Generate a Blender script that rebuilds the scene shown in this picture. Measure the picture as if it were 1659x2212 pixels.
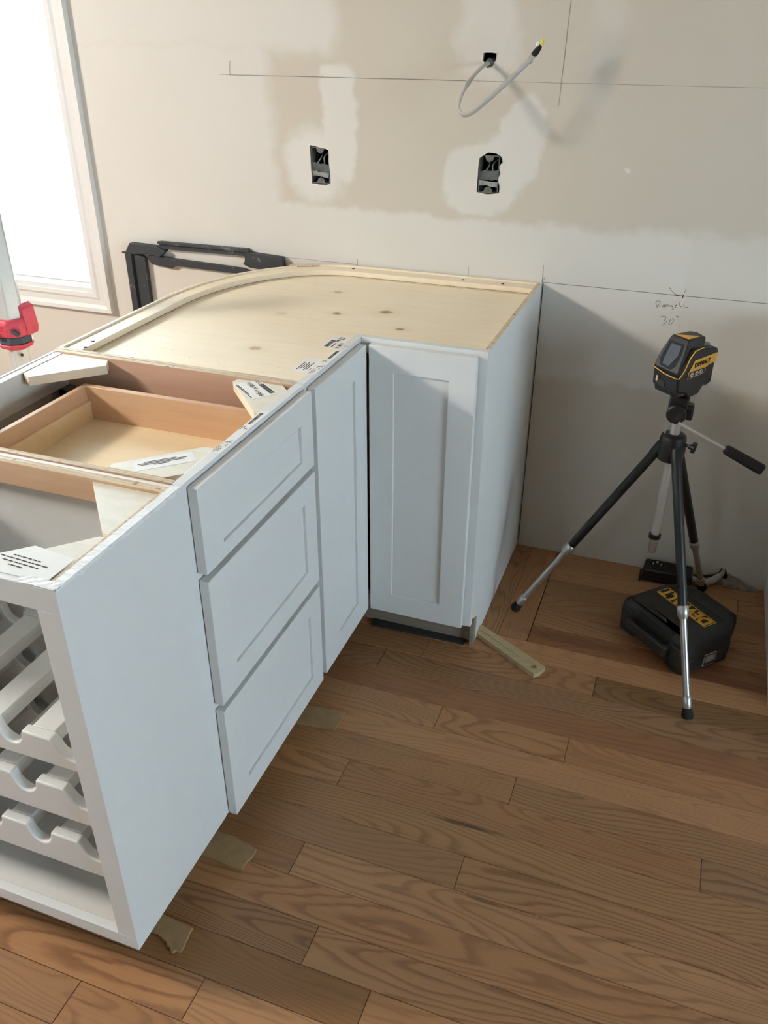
import bpy, bmesh, math, random
from mathutils import Vector, Matrix
from mathutils.geometry import delaunay_2d_cdt
for o in list(bpy.data.objects): bpy.data.objects.remove(o)
S = bpy.context.scene
COL = S.collection
random.seed(7)

# ------------------------------------------------------------------ camera, world, lights, exposure
cam = bpy.data.cameras.new('camera'); co = bpy.data.objects.new('camera', cam); COL.objects.link(co)
co.location = (0.40799743, -2.41794148, 1.52526677)
co.rotation_euler = (1.04326240, -0.00269429, 0.35191815)
cam.sensor_fit = 'VERTICAL'; cam.sensor_height = 24.0; cam.lens = 1833.2377 / 2212 * 24.0
cam.clip_start = 0.02
S.camera = co
S.view_settings.view_transform = 'Standard'; S.view_settings.look = 'None'
S.view_settings.exposure = 0.0; S.view_settings.gamma = 1.0; S.view_settings.use_curve_mapping = False
w = bpy.data.worlds.new('daylight'); S.world = w; w.use_nodes = True
bg = w.node_tree.nodes['Background']; bg.inputs[0].default_value = (0.68, 0.86, 1.0, 1); bg.inputs[1].default_value = 21.0

# ------------------------------------------------------------------ materials
def srgb(r, g, b):
    f = lambda c: (c/255/12.92) if c/255 <= .04045 else ((c/255+.055)/1.055)**2.4
    return (f(r), f(g), f(b), 1)
class NT:
    def __init__(s, name, rough=.5, metal=0.0, spec=None):
        s.m = bpy.data.materials.new(name); s.m.use_nodes = True; s.t = s.m.node_tree; s.n = s.t.nodes; s.b = s.n['Principled BSDF']
        s.b.inputs['Roughness'].default_value = rough; s.b.inputs['Metallic'].default_value = metal
        if spec is not None: s.b.inputs['Specular IOR Level'].default_value = spec
    def L(s, a, b): s.t.links.new(a, b)
    def node(s, typ, **kw):
        n = s.n.new(typ)
        for k, v in kw.items(): setattr(n, k, v)
        return n
    def put(s, sock, v):
        if hasattr(v, 'is_linked'): s.L(v, sock)
        else: sock.default_value = v
    def math(s, op, a, b=0.0, c=0.0, clamp=False):
        n = s.node('ShaderNodeMath', operation=op, use_clamp=clamp)
        s.put(n.inputs[0], a); s.put(n.inputs[1], b); s.put(n.inputs[2], c); return n.outputs[0]
    def mix(s, f, a, b, mode='MIX'):
        n = s.node('ShaderNodeMix', data_type='RGBA', blend_type=mode)
        s.put(n.inputs[0], f); s.put(n.inputs[6], a); s.put(n.inputs[7], b); return n.outputs[2]
    def noise(s, vec, scale, detail=3, rough=.5, dist=0.0):
        n = s.node('ShaderNodeTexNoise'); s.put(n.inputs['Vector'], vec); n.inputs['Scale'].default_value = scale
        n.inputs['Detail'].default_value = detail; n.inputs['Roughness'].default_value = rough; n.inputs['Distortion'].default_value = dist
        return n.outputs['Fac']
    def ramp(s, f, stops):
        n = s.node('ShaderNodeValToRGB'); e = n.color_ramp.elements
        while len(e) < len(stops): e.new(.5)
        for i, (p, c) in enumerate(stops): e[i].position = p; e[i].color = c
        s.put(n.inputs[0], f); return n.outputs[0]
    def smooth(s, v, lo, hi):
        n = s.node('ShaderNodeMapRange', interpolation_type='SMOOTHSTEP')
        s.put(n.inputs[0], v); n.inputs[1].default_value = lo; n.inputs[2].default_value = hi; return n.outputs[0]
    def mapping(s, vec, scale=(1, 1, 1), loc=(0, 0, 0), rot=(0, 0, 0)):
        n = s.node('ShaderNodeMapping'); s.put(n.inputs[0], vec); s.put(n.inputs[1], loc); n.inputs[2].default_value = rot; n.inputs[3].default_value = scale
        return n.outputs[0]
    def bump(s, h, strength=.2, dist=.002):
        n = s.node('ShaderNodeBump'); n.inputs['Strength'].default_value = strength; n.inputs['Distance'].default_value = dist
        s.put(n.inputs['Height'], h); s.L(n.outputs[0], s.b.inputs['Normal'])
    def color(s, c): s.put(s.b.inputs['Base Color'], c)
    @property
    def pos(s): return s.node('ShaderNodeNewGeometry').outputs['Position']
    @property
    def obj(s): return s.node('ShaderNodeTexCoord').outputs['Object']

def plain(name, rgb, rough=.5, metal=0.0, var=.05, scale=60, bumpk=.05, spec=None):
    t = NT(name, rough, metal, spec)
    c = srgb(*rgb); f = t.noise(t.obj, scale, 3)
    d = tuple(max(0, x*(1-var*2)) for x in c[:3]) + (1,)
    u = tuple(min(1, x*(1+var)) for x in c[:3]) + (1,)
    t.color(t.mix(f, d, u)); t.bump(f, bumpk, .001)
    return t.m

M = {}
M['white'] = plain('white_cabinet_paint', (222, 224, 222), .42, var=.015, scale=25, bumpk=.03)
M['white_in'] = plain('white_melamine', (220, 219, 214), .5, var=.02)
M['trimpaint'] = plain('white_trim_paint', (222, 222, 220), .4, var=.02)
M['room'] = plain('room_wall_paint', (104, 100, 94), .9)
M['ceiling'] = plain('ceiling_paint', (176, 172, 166), .9)
M['black_plastic'] = plain('black_plastic', (24, 25, 26), .45, var=.15)
M['case_plastic'] = plain('dark_case_plastic', (40, 43, 42), .55, var=.12, scale=300, bumpk=.2)
M['rubber'] = plain('black_rubber', (16, 16, 17), .8, var=.1)
M['yellow'] = plain('yellow_plastic', (222, 168, 62), .5, var=.05)
M['alu'] = plain('brushed_aluminium', (190, 190, 186), .33, .85, var=.06, scale=120)
M['chrome'] = plain('chrome_tube', (205, 203, 200), .32, .45, var=.03)
M['glass_dark'] = plain('tinted_lens', (48, 54, 62), .12, var=.1)
M['paper'] = plain('white_paper', (236, 236, 232), .6, var=.015)
M['ink'] = plain('grey_print_ink', (66, 66, 68), .8, var=.1)
M['teal'] = plain('teal_marker', (40, 130, 140), .8)
M['red_mark'] = plain('red_marker', (190, 110, 95), .8)
M['pencil'] = plain('pencil_graphite', (120, 113, 102), .8, var=.2, scale=80)
M['pencil_soft'] = plain('faint_pencil', (152, 143, 128), .8, var=.1, scale=80)
M['pencil_dark'] = plain('dark_pencil', (74, 69, 62), .8, var=.2, scale=80)
M['red'] = plain('red_housing', (212, 74, 92), .45, var=.06)  # paled red: the window's glare is mixed into this colour
M['band'] = plain('dark_grey_band', (72, 82, 96), .6, var=.1)
M['mast'] = plain('white_mast', (205, 208, 206), .35, .2, var=.04)
M['mastgrey'] = plain('grey_mast_face', (120, 120, 116), .4, .3, var=.05)
M['metal_box'] = plain('galvanised_box', (120, 122, 120), .5, .5, var=.3, scale=90)
M['box_dark'] = plain('near_black', (22, 22, 22), .8, var=.2)
M['tape'] = plain('grey_tape_flap', (150, 154, 152), .55, var=.2, scale=80)
M['tape_dark'] = plain('dark_grey_tape', (92, 96, 96), .55, var=.2, scale=80)
M['cable'] = plain('grey_white_cable_jacket', (188, 184, 176), .5, var=.12, scale=70)
M['wire_yellow'] = plain('yellow_wire_nut', (228, 205, 96), .5)
M['mud'] = plain('broken_gypsum', (158, 148, 134), .95, var=.3, scale=90, bumpk=.6)
M['gypsum'] = plain('gypsum_core', (225, 220, 208), .95, var=.1, scale=120, bumpk=.5)
M['slate'] = plain('dark_grey_matte', (50, 51, 48), .8, var=.15)
M['whitetape'] = plain('white_masking_tape', (236, 238, 236), .5, var=.05, scale=90, bumpk=.5)

def dusty_black():
    t = NT('dusty_black_plastic', .55)
    f = t.noise(t.obj, 14, 4, .7, .6); g = t.noise(t.obj, 60, 3, .6)
    m = t.math('MULTIPLY', t.smooth(f, .56, .72), t.smooth(g, .4, .7))
    t.color(t.mix(m, srgb(50, 55, 60), srgb(140, 143, 144))); return t.m
M['dusty'] = dusty_black()

def wood(name, a, b, sx=(1.5, 22, 22), knots=None, rough=.55, k=.75, world=True, knotcol=(150, 112, 70)):
    """pale veneer or solid wood, grain running along the first axis"""
    t = NT(name, rough)
    v = t.pos if world else t.obj
    n1 = t.noise(t.mapping(v, sx), 2.2, 5, .6, .4)
    n2 = t.noise(t.mapping(v, tuple(q*5 for q in sx)), 3, 2, .5)
    f = t.math('ADD', t.math('MULTIPLY', n1, k), t.math('MULTIPLY', n2, 1-k))
    c = t.ramp(f, [(.3, srgb(*a)), (.7, srgb(*b))])
    if knots:
        sp = t.node('ShaderNodeSeparateXYZ'); t.L(v, sp.inputs[0])
        wob = t.math('MULTIPLY', t.math('SUBTRACT', t.noise(v, 90, 2), .5), .9)
        for (x, y, r, s) in knots:
            dx = t.math('MULTIPLY', t.math('SUBTRACT', sp.outputs[0], x), 1/r)
            dy = t.math('MULTIPLY', t.math('SUBTRACT', sp.outputs[1], y), 1.15/r)
            d = t.math('SQRT', t.math('ADD', t.math('MULTIPLY', dx, dx), t.math('MULTIPLY', dy, dy)))
            c = t.mix(t.math('MULTIPLY', t.math('SUBTRACT', 1, t.smooth(t.math('ADD', d, wob), .4, 1.2)), s), c, srgb(*knotcol))
            c = t.mix(t.math('MULTIPLY', t.math('SUBTRACT', 1, t.smooth(d, .5, 3.6)), .16*s), c, srgb(190, 160, 115))
        # scattered saw marks and specks, denser near the drawer cabinet
        sp2 = t.noise(t.mapping(v, (45, 75, 45)), 2.2, 3, .7)
        loc = t.smooth(sp.outputs[1], -.55, -.9)
        c = t.mix(t.math('MULTIPLY', t.smooth(sp2, .665, .71), t.math('ADD', .12, t.math('MULTIPLY', loc, .6))), c, srgb(120, 100, 70))
    t.color(c); t.bump(f, .08, .001)
    return t.m
M['ply'] = wood('birch_plywood_face', (238, 224, 196), (246, 234, 210), (3, 26, 20),
    knots=[(-.461, -.406, .013, .9), (-.344, -.349, .018, .95), (-.262, -.471, .012, .85), (-.536, -.221, .014, .5), (-.598, -.458, .02, .22), (-.534, -.723, .017, .6), (-.363, -.918, .012, .9)])
M['ply_rim'] = wood('plywood_rim', (234, 217, 188), (243, 230, 206), (16, 16, 30))
def ply_edge():
    t = NT('plywood_edge_layers', .7)
    sp = t.node('ShaderNodeSeparateXYZ'); t.L(t.pos, sp.inputs[0])
    f = t.math('FRACT', t.math('MULTIPLY', sp.outputs[2], 240))
    n = t.noise(t.pos, 120, 3)
    c = t.mix(t.smooth(f, .35, .6), srgb(214, 196, 166), srgb(176, 150, 118))
    t.color(t.mix(t.smooth(n, .55, .75), c, srgb(150, 124, 92))); return t.m
M['ply_edge'] = ply_edge()
def ply_edge_y():      # a sheet's top edge, plies as lines along the sheet
    t = NT('plywood_top_edge', .7)
    sp = t.node('ShaderNodeSeparateXYZ'); t.L(t.obj, sp.inputs[0])
    n = t.noise(t.mapping(t.pos, (6, 220, 220)), 1.5, 3, .6)
    n2 = t.noise(t.pos, 70, 3)
    c = t.mix(t.smooth(n, .4, .6), srgb(222, 206, 176), srgb(190, 168, 138))
    t.color(t.mix(t.smooth(n2, .6, .75), c, srgb(156, 132, 100))); return t.m
M['ply_top'] = ply_edge_y()
M['maple'] = wood('maple_drawer_side', (206, 168, 134), (217, 181, 148), (2, 14, 26))
M['maple_bottom'] = wood('maple_drawer_bottom', (232, 208, 166), (240, 220, 182), (2, 20, 20))
M['maple_dark'] = wood('veneered_cabinet_inside', (200, 160, 134), (210, 172, 146), (2, 10, 26))
M['block'] = wood('plywood_corner_block', (222, 217, 198), (234, 230, 214), (12, 30, 20))
M['block_edge'] = wood('corner_block_edge', (226, 208, 180), (236, 220, 194), (10, 10, 40))
M['scrap'] = wood('scrap_plywood', (150, 122, 84), (172, 146, 106), (14, 14, 30))
M['strip'] = wood('pale_wood_strip', (170, 152, 112), (192, 174, 134), (12, 60, 30))
M['kickboard'] = wood('raw_kick_board', (136, 124, 110), (152, 140, 124), (2, 10, 30))

def oak():
    t = NT('oak_strip_floor', .42)
    oi = t.node('ShaderNodeObjectInfo')
    r = t.math('MULTIPLY', oi.outputs['Random'], 60)
    off = t.node('ShaderNodeCombineXYZ'); t.L(r, off.inputs[0]); t.put(off.inputs[1], t.math('MULTIPLY', oi.outputs['Random'], 237)); t.put(off.inputs[2], r)
    v = t.mapping(t.obj, (1, 1, 1), loc=off.outputs[0])
    # contour lines of a stretched field give cathedral grain
    fld = t.noise(t.mapping(v, (1.15, 7.5, 1)), 1.0, 1.2, .35, .25)
    wig = t.noise(t.mapping(v, (18, 60, 1)), 1.0, 2, .5)
    ph = t.math('ADD', t.math('MULTIPLY', fld, 30.0), t.math('MULTIPLY', wig, .55))
    band = t.math('FRACT', ph)
    ring = t.math('MULTIPLY', t.smooth(band, .42, .80), t.math('SUBTRACT', 1.0, t.smooth(band, .84, 1.0)))
    pores = t.noise(t.mapping(v, (22, 520, 1)), 1.0, 2, .55)
    fine = t.noise(t.mapping(v, (3, 120, 1)), 1.0, 3, .6)
    tone = t.noise(t.mapping(v, (2.2, 9, 1)), 1.0, 2, .5)
    amt = t.math('ADD', .26, t.math('MULTIPLY', t.math('FRACT', t.math('MULTIPLY', oi.outputs['Random'], 17.3)), .42))
    light = t.mix(tone, srgb(162, 118, 80), srgb(180, 136, 96))
    dark = t.mix(tone, srgb(114, 75, 46), srgb(130, 89, 57))
    k = t.math('MULTIPLY', ring, amt)
    k = t.math('ADD', k, t.math('MULTIPLY', t.smooth(fine, .5, .75), .22))
    k = t.math('ADD', k, t.math('MULTIPLY', t.smooth(pores, .55, .75), .25), clamp=True)
    c = t.mix(k, light, dark)
    c = t.mix(1.0, c, oi.outputs['Color'], 'MULTIPLY')
    # dark mineral streaks that belong to single boards
    sp = t.node('ShaderNodeSeparateXYZ'); t.L(t.pos, sp.inputs[0]); wn = t.math('MULTIPLY', t.math('SUBTRACT', t.noise(t.mapping(t.pos, (14, 90, 1)), 1.0, 3, .6), .5), 1.1)
    for (sx_, sy_, rx_, ry_, kk) in ((.155, -1.1735, .10, .006, .75), (.235, -1.3405, .045, .004, .55), (.26, -.452, .20, .026, .38), (.66, -.485, .16, .020, .35)):
        dx = t.math('MULTIPLY', t.math('SUBTRACT', sp.outputs[0], sx_), 1/rx_); dy = t.math('MULTIPLY', t.math('SUBTRACT', sp.outputs[1], sy_), 1/ry_)
        d = t.math('ADD', t.math('SQRT', t.math('ADD', t.math('MULTIPLY', dx, dx), t.math('MULTIPLY', dy, dy))), wn)
        c = t.mix(t.math('MULTIPLY', t.math('SUBTRACT', 1, t.smooth(d, .45, 1.1)), kk), c, srgb(62, 50, 36) if ry_ < .01 else srgb(84, 48, 34))
    t.color(c)
    t.bump(t.math('SUBTRACT', 1, k), .08, .0008)
    return t.m
M['oak'] = oak()

def drywall():
    t = NT('patched_drywall', .85, spec=.25)
    p = t.pos; sp = t.node('ShaderNodeSeparateXYZ'); t.L(p, sp.inputs[0])
    n = t.math('MULTIPLY', t.math('SUBTRACT', t.noise(p, 9, 4, .6), .5), .10)
    n2 = t.math('MULTIPLY', t.math('SUBTRACT', t.noise(t.mapping(p, loc=(9, 3, 5)), 9, 4, .6), .5), .10)
    X = t.math('ADD', sp.outputs[0], n); Z = t.math('ADD', sp.outputs[2], n2)
    def ell(cx, cz, rx, rz, soft=.26, k=.74):
        a = t.math('MULTIPLY', t.math('SUBTRACT', X, cx), 1/rx); b = t.math('MULTIPLY', t.math('SUBTRACT', Z, cz), 1/rz)
        d = t.math('SQRT', t.math('ADD', t.math('MULTIPLY', a, a), t.math('MULTIPLY', b, b)))
        return t.math('MULTIPLY', t.math('SUBTRACT', 1, t.smooth(d, 1-soft, 1+soft)), k)
    def box(x0, x1, z0, z1, s=.018, k=.74):
        a = t.math('MULTIPLY', t.smooth(X, x0-s, x0+s), t.math('SUBTRACT', 1, t.smooth(X, x1-s, x1+s)))
        b = t.math('MULTIPLY', t.smooth(Z, z0-s, z0+s), t.math('SUBTRACT', 1, t.smooth(Z, z1-s, z1+s)))
        return t.math('MULTIPLY', t.math('MULTIPLY', a, b), k)
    masks = [box(-5, -.82, -1, 1.47, .03), box(-5, -.62, 1.44, 3, .03), box(-.665, -.565, 1.12, 1.41, .012, .85),
             ell(-.70, 1.155, .085, .10, .35, .9), box(-.85, -.33, .78, 1.045, .012), box(-.36, -.02, .78, 1.035, .012), box(-.05, .40, .60, 1.035, .020, .75),
             box(.30, .9, .62, 1.035, .022, .6), ell(-.19, 1.14, .105, .095, .12), ell(-.085, 1.245, .065, .10, .15), ell(-.13, 1.18, .09, .08, .15),
             ell(-.20, 1.50, .075, .13, .3, .6), ell(-.16, 1.45, .05, .08, .3, .5), ell(.10, 1.5, .04, .2, .6, .3),
             ell(.187, 1.183, .007, .0075, .25, .8), ell(.22, .40, .10, .25, .6, .3), ell(.5, .3, .12, .2, .6, .25)]
    m = masks[0]
    for q in masks[1:]: m = t.math('MAXIMUM', m, q)
    fine = t.noise(p, 3.0, 4, .55)
    base = t.mix(fine, srgb(196, 187, 172), srgb(204, 196, 182)); mud = t.mix(fine, srgb(213, 210, 203), srgb(221, 218, 212))
    c = t.mix(m, base, mud)
    # cast shadow of the wall cable's end, painted into the wall colour
    cable_shade = t.math('MAXIMUM', ell(.10, 1.43, .05, .06, .7, .22), ell(.08, 1.60, .3, .06, .8, .0))
    t.color(t.mix(cable_shade, c, srgb(150, 146, 140)))
    t.bump(t.math('ADD', t.noise(p, 160, 2), t.math('MULTIPLY', m, .8)), .10, .0015)
    return t.m
M['drywall'] = drywall()

def window_glass():
    m = bpy.data.materials.new('clear_window_glass'); m.use_nodes = True; t = m.node_tree; t.nodes.clear()
    o = t.nodes.new('ShaderNodeOutputMaterial'); mx = t.nodes.new('ShaderNodeMixShader'); a = t.nodes.new('ShaderNodeBsdfTransparent'); g = t.nodes.new('ShaderNodeBsdfGlossy')
    g.inputs['Roughness'].default_value = .02; f = t.nodes.new('ShaderNodeLayerWeight'); f.inputs[0].default_value = .08
    t.links.new(f.outputs[0], mx.inputs[0]); t.links.new(a.outputs[0], mx.inputs[1]); t.links.new(g.outputs[0], mx.inputs[2]); t.links.new(mx.outputs[0], o.inputs[0])
    return m
M['glass'] = window_glass()
def emit(name, c, s):
    m = bpy.data.materials.new(name); m.use_nodes = True; b = m.node_tree.nodes['Principled BSDF']
    b.inputs['Base Color'].default_value = c; b.inputs['Emission Color'].default_value = c; b.inputs['Emission Strength'].default_value = s; return m
M['lampglass'] = emit('glowing_lamp_diffuser', (1.0, .80, .55, 1), 6)

# ------------------------------------------------------------------ geometry helpers
def wloc(o):
    v = Vector((0, 0, 0))
    while o is not None: v = v + o.location; o = o.parent
    return v
def thing(name, loc, label, cat, group=None):
    o = bpy.data.objects.new(name, None); COL.objects.link(o); o.location = loc; o.empty_display_size = .05
    o['label'] = label; o['category'] = cat
    if group: o['group'] = group
    return o
def obj(name, bm, mat, parent=None, origin=None, bevel=0, smooth=False, seg=2, label=None, kind=None):
    """bm is in world coordinates; the object's origin is its parent's, or `origin`"""
    base = Vector(origin) if origin else Vector((0, 0, 0))
    pl = wloc(parent) if parent else Vector((0, 0, 0))
    shift = base if origin else pl
    bmesh.ops.recalc_face_normals(bm, faces=bm.faces)
    bmesh.ops.translate(bm, verts=bm.verts, vec=-shift)
    me = bpy.data.meshes.new(name); bm.to_mesh(me); bm.free()
    for m in (mat if isinstance(mat, (list, tuple)) else [mat]): me.materials.append(M[m])
    if smooth:
        for p in me.polygons: p.use_smooth = True
        me.set_sharp_from_angle(angle=math.radians(40))
    o = bpy.data.objects.new(name, me); COL.objects.link(o)
    if parent: o.parent = parent
    o.location = (base - pl) if origin else (Vector((0, 0, 0)) if parent else shift)
    if bevel:
        b = o.modifiers.new('bevel', 'BEVEL'); b.width = bevel; b.segments = seg; b.limit_method = 'ANGLE'; b.angle_limit = math.radians(35); b.harden_normals = False
        for p in me.polygons: p.use_smooth = True
        me.set_sharp_from_angle(angle=math.radians(60)) if seg < 2 else None
        if seg >= 2:
            me.set_sharp_from_angle(angle=math.radians(30))
    if label: o['label'] = label
    if kind: o['kind'] = kind
    return o
def tag(o, label, cat, group=None):
    o['label'] = label; o['category'] = cat
    if group: o['group'] = group
    return o
def B(): return bmesh.new()
def box(bm, x0, x1, y0, y1, z0, z1, mi=0):
    v = [bm.verts.new(p) for p in [(x0,y0,z0),(x1,y0,z0),(x1,y1,z0),(x0,y1,z0),(x0,y0,z1),(x1,y0,z1),(x1,y1,z1),(x0,y1,z1)]]
    fs = [bm.faces.new([v[i] for i in f]) for f in [(0,3,2,1),(4,5,6,7),(0,1,5,4),(1,2,6,5),(2,3,7,6),(3,0,4,7)]]
    for f in fs: f.material_index = mi
    return fs
def bx(*a): bm = B(); box(bm, *a); return bm
def prism(bm, pts, fn, d0, d1, mi_cap=0, mi_side=0):
    """pts: 2D polygon; fn(u,v,d) -> world"""
    a = [bm.verts.new(fn(u, v, d0)) for u, v in pts]; b = [bm.verts.new(fn(u, v, d1)) for u, v in pts]
    f = bm.faces.new(a[::-1]); f.material_index = mi_cap; f = bm.faces.new(b); f.material_index = mi_cap
    for i in range(len(pts)):
        j = (i+1) % len(pts); f = bm.faces.new((a[i], a[j], b[j], b[i])); f.material_index = mi_side
XY = lambda u, v, d: (u, v, d)
XZ = lambda u, v, d: (u, d, v)
YZ = lambda u, v, d: (d, u, v)
def ring(bm, c, axis, r, n, rz=None, rot=0):
    axis = Vector(axis).normalized()
    t = Vector((0, 0, 1)) if abs(axis.z) < .9 else Vector((1, 0, 0))
    a = axis.cross(t).normalized(); b = axis.cross(a).normalized()
    rz = r if rz is None else rz
    return [bm.verts.new(Vector(c) + a*r*math.cos(2*math.pi*i/n+rot) + b*rz*math.sin(2*math.pi*i/n+rot)) for i in range(n)]
def loft(bm, rings, caps=True):
    for A, C in zip(rings, rings[1:]):
        n = len(A)
        for i in range(n): bm.faces.new((A[i], A[(i+1) % n], C[(i+1) % n], C[i]))
    if caps: bm.faces.new(rings[0][::-1]); bm.faces.new(rings[-1])
def tube(bm, p0, p1, r0, r1=None, n=20):
    r1 = r0 if r1 is None else r1; ax = Vector(p1)-Vector(p0)
    loft(bm, [ring(bm, p0, ax, r0, n), ring(bm, p1, ax, r1, n)])
def lathe(bm, p0, axis, prof, n=24):
    """prof: list of (distance along axis, radius)"""
    ax = Vector(axis).normalized(); loft(bm, [ring(bm, Vector(p0)+ax*d, ax, r, n) for d, r in prof])
def path(bm, pts, r, n=12, flat=1.0, side=None):
    P = [Vector(p) for p in pts]; rings = []
    prev = None
    for i, p in enumerate(P):
        d = (P[min(i+1, len(P)-1)] - P[max(i-1, 0)]).normalized()
        a = (Vector(side).cross(d)) if side else (prev - d*prev.dot(d) if prev else d.cross(Vector((0, 0, 1)) if abs(d.z) < .9 else Vector((1, 0, 0))))
        a.normalize(); prev = a.copy(); b = d.cross(a).normalized()
        rr = r[i] if isinstance(r, (list, tuple)) else r
        rings.append([bm.verts.new(p + a*rr*math.cos(2*math.pi*k/n) + b*rr*flat*math.sin(2*math.pi*k/n)) for k in range(n)])
    loft(bm, rings)
def spline(pts, k=8):
    P = [Vector(p) for p in pts]; P = [2*P[0]-P[1]] + P + [2*P[-1]-P[-2]]; out = []
    for i in range(1, len(P)-2):
        for j in range(k):
            t = j/k; a, b, c, d = P[i-1], P[i], P[i+1], P[i+2]
            out.append(.5*((2*b)+(c-a)*t+(2*a-5*b+4*c-d)*t*t+(3*b-a-3*c+d)*t**3))
    out.append(P[-2]); return out
def textbm(bm, s, size, mat4, thick=.0002, width=1.0, bold=0.0):
    """flat lettering, centred, laid through mat4 (local x = reading direction, y = letter up, z = out)"""
    cu = bpy.data.curves.new('t', 'FONT'); cu.body = s; cu.size = size; cu.align_x = 'CENTER'; cu.align_y = 'CENTER'; cu.extrude = thick; cu.offset = bold
    o = bpy.data.objects.new('t', cu); COL.objects.link(o)
    dg = bpy.context.evaluated_depsgraph_get(); me = bpy.data.meshes.new_from_object(o.evaluated_get(dg))
    bpy.data.objects.remove(o); bpy.data.curves.remove(cu)
    me.transform(mat4 @ Matrix.Diagonal((width, 1, 1, 1)))
    bm.from_mesh(me); bpy.data.meshes.remove(me)
def frame4(o, x, y):
    x = Vector(x).normalized(); y = Vector(y); y = (y - x*y.dot(x)).normalized(); z = x.cross(y)
    return Matrix(((x.x, y.x, z.x, o[0]), (x.y, y.y, z.y, o[1]), (x.z, y.z, z.z, o[2]), (0, 0, 0, 1)))
def stroke(bm, pts, wd, fn, d):
    """flat ribbon drawn on a surface: pts 2D, fn(u,v,d)"""
    P = [Vector(p) for p in pts]; L = []; R = []
    for i, p in enumerate(P):
        t = (P[min(i+1, len(P)-1)]-P[max(i-1, 0)]).normalized(); n = Vector((-t.y, t.x))*wd/2
        L.append(bm.verts.new(fn(*(p+n), d))); R.append(bm.verts.new(fn(*(p-n), d)))
    for i in range(len(P)-1): bm.faces.new((L[i], L[i+1], R[i+1], R[i]))

# ------------------------------------------------------------------ room shell
XL, XR, YF, HC = -4.0, 4.6, -5.2, 2.44
WT = .013                                            # drywall thickness
def jag(pts, a, seed, n=4):
    r = random.Random(seed); out = []
    for i in range(len(pts)):
        p, q = Vector(pts[i]), Vector(pts[(i+1) % len(pts)]); out.append(tuple(p))
        for k in range(1, n):
            t = k/n; d = (q-p).normalized(); out.append(tuple(p.lerp(q, t)+Vector((-d.y, d.x))*r.uniform(-a, a)))
    return out
win = [(-2.62, .693), (-1.551, .693), (-1.551, 2.12), (-2.62, 2.12)]
holeL = jag([(-.7075, 1.206), (-.7065, 1.158), (-.7045, 1.102), (-.6650, 1.0995), (-.6455, 1.1035), (-.6475, 1.150), (-.6490, 1.196), (-.6600, 1.199)], .0012, 3, 3)
holeR = jag([(-.2030, 1.1950), (-.2040, 1.150), (-.2050, 1.1080), (-.1750, 1.1035), (-.1420, 1.1090), (-.1420, 1.128), (-.1470, 1.140), (-.1420, 1.160), (-.1460, 1.178), (-.1370, 1.188), (-.1420, 1.202), (-.1560, 1.2095), (-.1780, 1.2110)], .0012, 4, 2)
holeC = jag([(-.2080, 1.4300), (-.2070, 1.4480), (-.1720, 1.4470), (-.1740, 1.4290), (-.1800, 1.4180), (-.1950, 1.4130)], .0014, 5, 3)
holeF = jag([(.6060, -.01), (.6080, .0120), (.6240, .0200), (.6310, .0330), (.6400, .0520), (.6560, .0500), (.6600, .0300), (.6760, .0220), (.6900, .0150), (.7150, -.01)], .0015, 6, 3)
holeF = [(x, max(z, -.02)) for x, z in holeF]
def wall_with_holes():
    outer = [(XL, -.03), (XR, -.03), (XR, HC), (XL, HC)]
    loops = [outer, win, holeL, holeR, holeC, holeF]
    vs, es = [], []
    for lp in loops:
        s = len(vs); vs += [Vector(p) for p in lp]; es += [(s+i, s+(i+1) % len(lp)) for i in range(len(lp))]
    # extra points near the bottom keep triangles healthy
    rv, re, rf, *_ = delaunay_2d_cdt(vs, es, [], 0, 1e-6)
    def inside(p, poly):
        c = False
        for i in range(len(poly)):
            a, b = poly[i], poly[i-1]
            if (a[1] > p[1]) != (b[1] > p[1]) and p[0] < (b[0]-a[0])*(p[1]-a[1])/(b[1]-a[1])+a[0]: c = not c
        return c
    bm = B(); V = [bm.verts.new((p[0], 0, p[1])) for p in rv]
    for f in rf:
        c = sum((rv[i] for i in f), Vector((0, 0)))/len(f)
        if not inside(c, outer) or any(inside(c, h) for h in loops[1:]): continue
        bm.faces.new([V[i] for i in f])
    for v in [v for v in bm.verts if not v.link_faces]: bm.verts.remove(v)
    r = bmesh.ops.extrude_face_region(bm, geom=bm.faces[:])
    bmesh.ops.translate(bm, verts=[g for g in r['geom'] if isinstance(g, bmesh.types.BMVert)], vec=(0, WT, 0))
    return bm
wall = obj('wall_back', wall_with_holes(), 'drywall', kind='structure')
wb = B(); box(wb, XL, -2.62, .10, .14, -.05, HC); box(wb, -1.551, XR, .10, .14, -.05, HC); box(wb, -2.62, -1.551, .10, .14, -.05, .69); box(wb, -2.62, -1.551, .10, .14, 2.12, HC)
obj('sheathing', wb, 'box_dark', wall)

def wallbox(name, x0, x1, y0, y1, openings, axis):
    """plain wall with rectangular openings; axis 'x' = wall lies in a yz plane"""
    bm = B()
    if axis == 'x':
        us = sorted({y0, y1, *[v for o in openings for v in o[:2]]}); zs = sorted({0, HC, *[v for o in openings for v in o[2:]]})
        for a, b in zip(us, us[1:]):
            for c, d in zip(zs, zs[1:]):
                if any(o[0] <= (a+b)/2 <= o[1] and o[2] <= (c+d)/2 <= o[3] for o in openings): continue
                box(bm, x0, x1, a, b, c, d)
    else:
        us = sorted({x0, x1, *[v for o in openings for v in o[:2]]}); zs = sorted({0, HC, *[v for o in openings for v in o[2:]]})
        for a, b in zip(us, us[1:]):
            for c, d in zip(zs, zs[1:]):
                if any(o[0] <= (a+b)/2 <= o[1] and o[2] <= (c+d)/2 <= o[3] for o in openings): continue
                box(bm, a, b, y0, y1, c, d)
    return obj(name, bm, 'room', kind='structure')
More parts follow.
